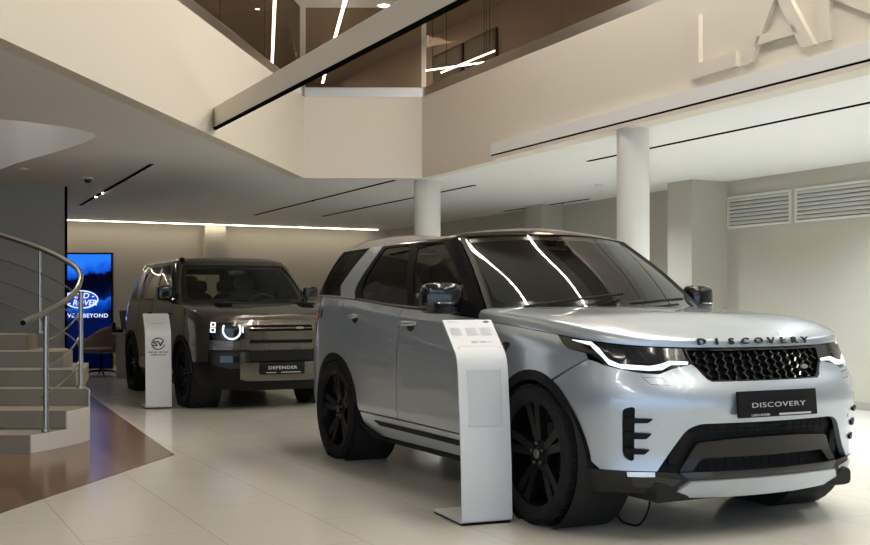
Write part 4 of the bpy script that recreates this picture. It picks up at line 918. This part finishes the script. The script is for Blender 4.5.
FW=screen_loft(FG,9)
def dark_suv():
    car=empty('car',(-3.40,15.94,.03),-1.1027,'dark bronze boxy SUV with round lit headlamps behind the smaller info stand','car','cars on the showroom floor',.975)
    B,G=FB,FG; S=B.S; SG=G.S; AXF,AXR,ZW,R=2.90,-.02,.355,.386
    side=lambda pts: B.inv(pts,(0,2),B.sk[3],B.sk[13]); sx=lambda x,z: side([(x,z)])[0]
    fr=lambda y,z: B.inv([(-abs(y),z)],(1,2),B.sk[10],B.sk[15])[0]
    both=lambda nm,poly,m,**k: (panel(nm,B,poly,m,car,g=.07,**k),panel(nm,B,mir(B,poly),m,car,g=.07,**k))
    bothG=lambda nm,poly,m,**k: (panel(nm,G,poly,m,car,g=.07,**k),panel(nm,G,mir(G,poly),m,car,g=.07,**k))
    TOP=1.199; P=M_BRONZE
    A=lambda ax,t,k=0: (ax+(.47+k)*math.cos(math.radians(t)),ZW+(.465+k)*math.sin(math.radians(t)))
    arc_=lambda ax,t0,t1,n=14,k=0: side([A(ax,t,k) for t in np.linspace(t0,t1,n)])
    both('rear_door',[sx(.46,.33),sx(1.23,.33),(sx(1.23,1.)[0],TOP),(sx(.36,1.)[0],TOP),sx(.36,.72)]+arc_(AXR,52,8,8),P)
    both('front_door',[sx(1.245,.33),sx(2.30,.33),(sx(2.30,1.)[0],TOP),(sx(1.245,1.)[0],TOP)],P)
    both('rear_quarter',[(sx(.345,1.)[0],TOP),(.75,TOP),(.75,.50),sx(-.47,.50)]+arc_(AXR,165,56,14)+[sx(.345,.72)],P)
    both('rear_bumper',[(.001,.48),(.75,.48),sx(-.48,.48),sx(-.5,.30),(.75,.25),(.001,.25)],M_BLACK)
    both('tailgate',[(.001,.50),(.74,.50),(.74,TOP),(.001,TOP)],P)
    cs=S
    lamp=[fr(.80,.99),fr(.435,.99),fr(.435,.785),fr(.785,.785)]
    lx0,lx1=lamp[0][0],lamp[1][0]; ltop,lbot=lamp[0][1],lamp[2][1]
    wingtop=(lx0,TOP)
    both('front_wing',[sx(2.315,.33),sx(2.43,.36)]+arc_(AXF,176,20,20)+[sx(3.33,.53),(lx0,.53),(lx0,TOP),(sx(2.315,1.)[0],TOP)],P)
    s47=fr(.435,.9)[0]; s38=fr(.385,.9)[0]
    # front: panel above and between the lamps
    def slot(y,z0,z1): return sym(B,[(cs,z1),(fr(y,.9)[0],z1),(fr(y,.9)[0],z0),(cs,z0)])
    V=lambda z: fr(.3,z)[1]
    hole1=rnd(slot(.385,V(.885),V(.955)),.015); hole2=rnd(slot(.38,V(.745),V(.782)),.01)
    panel('front_panel',B,sym(B,[(cs,TOP),(lx0+.004,TOP),(lx0+.004,ltop),(s47,ltop),(s47,V(.665)),(cs,V(.665))]),P,car,g=.06,holes=[hole1,hole2],depth=.04)
    panel('grille_back',B,slot(.42,V(.70),V(.97)),M_DARK,car,off=-.045,depth=0,g=.08)
    b=MB(); b.tube([B(s,V(.92))[0]-B.normal(s,V(.92))[0]*.02 for s in np.linspace(s38,2*S-s38,16)],.014,6); b.build('grille_bar',P,car)
    panel('oval_badge',B,[(2*S-fr(.23,.92)[0]+.055*math.cos(t),V(.92)+.024*math.sin(t)) for t in np.linspace(0,2*PI,20)[:-1]],mat('badge bronze',(.22,.2,.17),.35,.5),car,off=.004,depth=.01)
    for q in (0,1):
        w=(lambda p:p) if q==0 else (lambda p: mir(B,p))
        sgn=-1 if q==0 else 1
        h=panel('headlight',B,w(rnd(lamp,.02)),M_GLOSSBLK,car,off=.004,depth=.02)
        c=np.array(fr(.585,.90)); c=np.array([c[0],c[1]]); rx,rv=.112,.165
        def ring(a0,a1,r0,r1):
            o_=[(c[0]+rx*r1*math.cos(math.radians(t)),c[1]+rv*r1*math.sin(math.radians(t))) for t in np.linspace(a0,a1,24)]
            i_=[(c[0]+rx*r0*math.cos(math.radians(t)),c[1]+rv*r0*math.sin(math.radians(t))) for t in np.linspace(a1,a0,24)]
            return o_+i_
        panel('daytime_ring',B,w(ring(150,395,.82,1.0)),M_DRL,h,off=.012,depth=.01,g=.03)
        panel('headlamp_lens',B,w([(c[0]+rx*.62*math.cos(t),c[1]+rv*.62*math.sin(t)) for t in np.linspace(0,2*PI,26)[:-1]]),M_LENS,h,off=.012,depth=.012,g=.03)
        for v0 in (.865,.925):
            a,b2=lx0+.012,lx0+.078; v1=V(v0); v2=V(v0+.052); o_=[(a,v1),(b2,v1),(b2,v2),(a,v2)]
            panel('marker_lamp',B,w(o_),M_DRL,h,off=.010,depth=.01,g=.04,holes=[w([(a+.015,v1+.018),(b2-.015,v1+.018),(b2-.015,v2-.018),(a+.015,v2-.018)])])
        panel('marker_lamp',B,w([(c[0]+.125,c[1]-.05),(c[0]+.135,c[1]-.05),(c[0]+.135,c[1]+.06),(c[0]+.122,c[1]+.06)]),M_DRL,h,off=.010,depth=.01)
        panel('lamp_surround',B,w([(lx0+.003,lbot-.01),(s47-.003,lbot-.01),(s47-.003,V(.67)),(lx0+.003,V(.67))]),P,car,off=-.002,g=.06)
        panel('fog_panel',B,w([(lx0+.01,V(.655)),(s38-.002,V(.655)),(s38-.002,V(.45)),(fr(.6,.45)[0],V(.45)),(lx0+.01,V(.50))]),M_TAUPE2,car,off=-.01,g=.06)
        panel('fog_surround',B,w([(lx0,V(.672)),(s38,V(.672)),(s38,V(.650)),(lx0+.03,V(.650)),(lx0+.03,V(.50)),(lx0,V(.53))]),M_BLACK,car,off=.012,g=.06)
        f_=panel('fog_lamp',B,w(rnd([fr(.715,.605),fr(.51,.605),fr(.51,.53),fr(.715,.53)],.01)),M_GLOSSBLK,car,off=.002,depth=.01)
    panel('bumper_bar',B,sym(B,[(cs,V(.662)),(s38,V(.662)),(s38,V(.54)),(cs,V(.54))]),M_BLACK,car,off=.004,g=.06)
    panel('silver_skid_panel',B,sym(B,[(cs,V(.525)),(s38-.05,V(.525)),(s38-.05,V(.80)),(s38-.105,V(.80)),(s38-.105,V(.335)),(s38-.02,V(.31)),(cs,V(.31))]),P,car,off=.006,g=.06)
    panel('lower_bumper',B,sym(B,[(cs,.33),(s38,.33),(s38,.46),(fr(.62,.46)[0],.46),(lx0,.52),sx(3.34,.52)]+arc_(AXF,18,2,4)+[sx(3.42,.25),(cs-.5,.19),(cs,.19)]),M_BLACK,car,off=-.004,g=.07,depth=.05)
    both('sill',[sx(.47,.325),sx(2.41,.325),sx(2.36,.20),sx(.52,.20)],M_BLACK)
    for ax in (AXF,AXR):
        o_=[A(ax,t,.01) for t in np.linspace(176,6,22)]; i_=[A(ax,t,-.05) for t in np.linspace(6,176,22)]
        both('arch_trim',side(o_+i_),M_BLACK,off=.012,depth=.10)
        for sd in (-1,1):
            b=MB(); b.lathe([(.44,sd*.94),(.44,sd*.58),(.05,sd*.58)],32,'y',c=(ax,0,ZW)); b.build('wheel_liner',M_DARK,car)
            make_wheel(car,ax,sd*.825,ZW,R,.275,.26,sd,'split')
    u=MB(); u.box(-.8,3.5,-.56,.56,.2,.6,.03); u.box(.45,2.4,-.86,.86,.2,.3); u.box(3.35,3.6,-.7,.7,.22,.9,.05); u.box(2.3,3.4,-.55,.55,.5,1.0,.05); u.build('underbody',M_DARK,car)
    # bonnet
    rows=[[] for _ in range(6)]; es=[sx(2.30,1.)[0],sx(2.7,1.)[0],sx(3.1,1.)[0],sx(3.35,1.)[0],fr(.80,1.)[0],fr(.62,1.)[0],fr(.3,1.)[0],S]
    cx=[2.50,2.80,3.12,3.32,3.48,3.60,3.68,3.70]
    for s,c in zip(es,cx):
        e=B(s,1.2)[0]
        for r,(t,g) in enumerate(((0,0),(.03,.30),(.08,.55),(.2,.78),(.55,.95),(1,1))): rows[r].append((e[0]+(c-e[0])*t,e[1]*(1-t),e[2]+(max(1.225-.14*max(0,(c-2.9)/.8)**1.5,e[2]+.03)-e[2])*g))
    H=Loft([0,.4,.8,1.05,1.3,1.52,1.85,2.15],[0,.05,.12,.25,.6,1.],rows,roof=True,open_start=True)
    b=MB(); vs=[0,.02,.05,.09,.14,.25,.4,.6,.8,1.]
    for q in (0,1): b.grid(lambda s,v: H(s,v)[0],list(np.linspace(0,2.15,40)+q*2.15),vs)
    b.build('hood',P,car,True,50)
    for q in (-1,1): MB().sup((3.0,q*.52,1.205),(.26,.10,.016),(.5,.3)).build('hood_tread_plate',M_BLACK,car)
    # glasshouse
    wd=lambda x0,x1: [(x0,.47),(x1,.47),(x1,.03),(x0,.03)]
    gx=lambda x: G.inv([(x,1.4)],(0,2),G.sk[3],G.sk[9])[0][0]
    q1=rnd([(1.02,.45),(gx(.10),.45),(gx(.10),.05),(1.02,.05)],.05); q2=rnd(wd(gx(.42),gx(1.20)),.04); q3=rnd([(gx(1.33),.47),(gx(1.82),.47),(gx(2.2),.04),(gx(1.33),.03)],.04)
    e9=G.sk[9]
    bothG('window_frame',[(.70,.482),(e9-.004,.482),(e9-.004,.25),(e9-.004,.0),(.70,.0)],M_GLOSSBLK,depth=.03,holes=[q1,q2,q3])
    for nm,h_,m in (('quarter_glass',q1,G_SMOKE),('rear_door_glass',q2,G_SMOKE),('front_door_glass',q3,G_CLEAR)): bothG(nm,h_,m,off=-.006,depth=0)
    bothG('side_panel',rnd([(gx(.13),.40),(gx(.38),.40),(gx(.38),.06),(gx(.13),.06)],.03),P,off=.01,depth=.012)
    bothG('a_pillar',[(e9-.075,.482),(e9-.006,.482),(e9-.006,.0),(e9-.075,.0)],P,off=.012,depth=.02)
    W=FW; SW=W.S
    panel('windscreen',W,sym(W,[(SW,.478),(.002,.478),(.002,.0),(SW,.0)]),G_CLEAR,car,off=-.004,depth=0,g=.07)
    panel('windscreen_border',W,sym(W,[(SW,.478),(.002,.478),(.002,.0),(SW,.0)]),M_GLOSSBLK,car,off=-.012,depth=0,g=.07,holes=[rnd(sym(W,[(SW,.445),(.05,.44),(.06,.05),(SW,.05)]),.05)])
    panel('rear_window',G,[(-.6,.06),(.6,.06),(.6,.42),(-.6,.42)],G_SMOKE,car,off=.004,depth=0); panel('tailgate_frame',G,[(-.72,.0),(.72,.0),(.72,.5),(-.72,.5)],M_GLOSSBLK,car,depth=0,holes=[[(-.6,.06),(.6,.06),(.6,.42),(-.6,.42)]])
    b=MB()
    for q in (0,1): b.grid(lambda s,v: G(s,v)[0],list(np.linspace(0,SG,60)+q*SG),[.481,.50,.54,.57,.61,.66,.73,.82,.92,1.0])
    b.build('roof',P,car,True,50)
    MB().sup((1.75,-.66,1.785),(.06,.03,.02),(.6,.6)).build('roof_cap',M_GLOSSBLK,car)
    for sd in (-1,1):
        o=bpy.data.objects.new('side_mirror',None); COL.objects.link(o); o.parent=car; o.location=(2.17,sd*(.985 if sd<0 else .95),1.335)
        MB().sup((0,0,0),(.06,.095,.095),(.4,.5),24,14).build('mirror_shell',M_GLOSSBLK,o); MB().sup((-.05,0,0),(.014,.078,.075),(.5,.5)).build('mirror_glass',M_CHROME,o); MB().tube([(0,-sd*.05,-.07),(0,-sd*.14,-.10)],.03,8).build('mirror_arm',M_GLOSSBLK,o)
    for x0,z in ((.95,1.08),(2.02,1.08)):
        for sd in (0,1):
            Q=[]
            for t in np.linspace(0,1,6):
                s,v=sx(x0+.2*t,z); p=B(s,v)[0]+B.normal(s,v)[0]*(.01+.025*math.sin(PI*t)); Q.append(p*np.array([1,1 if sd==0 else -1,1]))
            MB().tube(Q,.013,8).build('door_handle',P,car)
    pl=bpy.data.objects.new('number_plate',None); COL.objects.link(pl); pl.parent=car
    p=B(S,.455)[0]; F=frame(Vector(p)+Vector((.022,0,0)),(0,1,0),(1,0,0))
    MB().box(-.27,.27,-.07,.07,-.01,.006,.004,M=F).build('plate',M_BLACK,pl); me=letters('DEFENDER',.05,.001,1.35,1.1,offset=.0008); put(me,F@Matrix.Translation((0,-.01,.008))); link_mesh('plate_lettering',me,M_BLADE,pl,False)
    b=MB(); b.box(-.20,-.08,-.052,-.044,.0065,.0075,M=F); b.box(-.02,.22,-.052,-.044,.0065,.0075,M=F); b.build('plate_small_print',M_BLADE,pl)
    for s0,s1 in ((SG-.55,SG-.0),(SG+.05,SG+.6)): MB().tube([G(s,v)[0]+G.normal(s,v)[0]*.02 for s,v in zip(np.linspace(s0,s1,8),np.linspace(.012,.05,8))],.009,6).build('wiper',M_BLACK,car)
    tr=MB()
    for q in (0,1): tr.grid(lambda s,v: B(s,v)[0]-B.normal(s,v)[0]*.07,list(np.linspace(1.0,4.0,24)+(0 if q==0 else 2*S-5.0)),list(np.linspace(.3,1.19,6)))
    tr.build('cabin_trim',M_CABIN2,car); MB().box(-.7,2.3,-.85,.85,.30,.40).build('cabin_floor',M_CABIN2,car)
    d=MB(); d.sup((2.25,0,1.06),(.26,.80,.14),(.5,.35)); d.box(2.0,2.45,-.8,.8,.5,1.05,.04); d.build('dashboard',M_CABIN2,car); steering(car,1.85,.38,1.16)
    for y in (-.40,.40): seat(car,1.25,y,.78)
    for y in (-.42,.0,.42): seat(car,.25,y,.80,.42,.55)
    MB().sup((1.98,0,1.60),(.02,.12,.035),(.6,.6)).build('rear_view_mirror',M_GLOSSBLK,car)
dark_suv()
# ---------------------------------------------------------------- lights
def area(name,loc,target,sx_,sy_,power,col,spread=180):
    l=bpy.data.lights.new(name,'AREA'); l.shape='RECTANGLE'; l.size=sx_; l.size_y=sy_; l.energy=power; l.color=col
    o=bpy.data.objects.new(name,l); COL.objects.link(o); o.location=loc; o.rotation_euler=(Vector(target)-Vector(loc)).to_track_quat('-Z','Y').to_euler(); l.spread=math.radians(spread); return o
def spot(name,loc,target,power,col,size=50,blend=.6,r=.05):
    l=bpy.data.lights.new(name,'SPOT'); l.energy=power; l.color=col; l.spot_size=math.radians(size); l.spot_blend=blend; l.shadow_soft_size=r
    o=bpy.data.objects.new(name,l); COL.objects.link(o); o.location=loc; o.rotation_euler=(Vector(target)-Vector(loc)).to_track_quat('-Z','Y').to_euler(); return o
WARM=(1,.90,.76); NEUT=(1,.96,.90); COOL=(.86,.93,1)
# downlights of the lower ceiling
for x,y,pw in ((3.4,9.4,70),(4.7,7.0,70),(6.0,4.2,60),(2.5,12.0,70),(4.2,11.2,70),(5.6,8.6,60),(1.0,15.6,45),(2.0,14.2,50)):
    spot('ceiling_downlight',(x,y,ZC-.03),(x,y+.01,0),pw*1.9,COOL,140,1.,.06)
for x,y,pw in ((-4.6,19.3,60),(-2.2,19.9,60),(-6.4,18.0,40),(-4.2,14.6,25),(-1.2,17.2,45)):
    spot('ceiling_downlight',(x,y,ZC-.03),(x,y+.01,0),pw*.18,WARM,140,1.,.06)
area('stairwell_fill',(-5.,11.3,5.9),(-5.,11.31,0),1.5,1.5,45,NEUT)  # added fill light, brightens the stairwell lining from above
# added fill lights that brighten the upper storey, no fittings there
for x,y in ((-5.0,12.),(-4.5,18.),(-1.,19.),(2.2,12.6),(4.6,8.)): area('upper_fill',(x,y,5.9),(x,y,0),.8,.8,26,WARM)
w=bpy.data.worlds.new('world'); scene.world=w; w.use_nodes=True; bg=w.node_tree.nodes['Background']; bg.inputs[0].default_value=(.50,.62,.80,1); bg.inputs[1].default_value=1.1
# ---------------------------------------------------------------- camera
cam=bpy.data.cameras.new('camera'); co=bpy.data.objects.new('camera',cam); COL.objects.link(co); co.location=(0,0,1.21); co.rotation_euler=(PI/2,0,0)
cam.sensor_width=36; cam.lens=1115/870*36; cam.shift_y=30.5/870; cam.clip_start=.05; cam.clip_end=200
scene.camera=co
scene.view_settings.view_transform='Standard'; scene.view_settings.look='None'; scene.view_settings.gamma=1; scene.view_settings.use_curve_mapping=False; scene.view_settings.exposure=1.17
try: scene.cycles.use_denoising=True
except Exception: pass
scene.cycles.max_bounces=10; scene.cycles.transparent_max_bounces=16; scene.cycles.sample_clamp_indirect=6
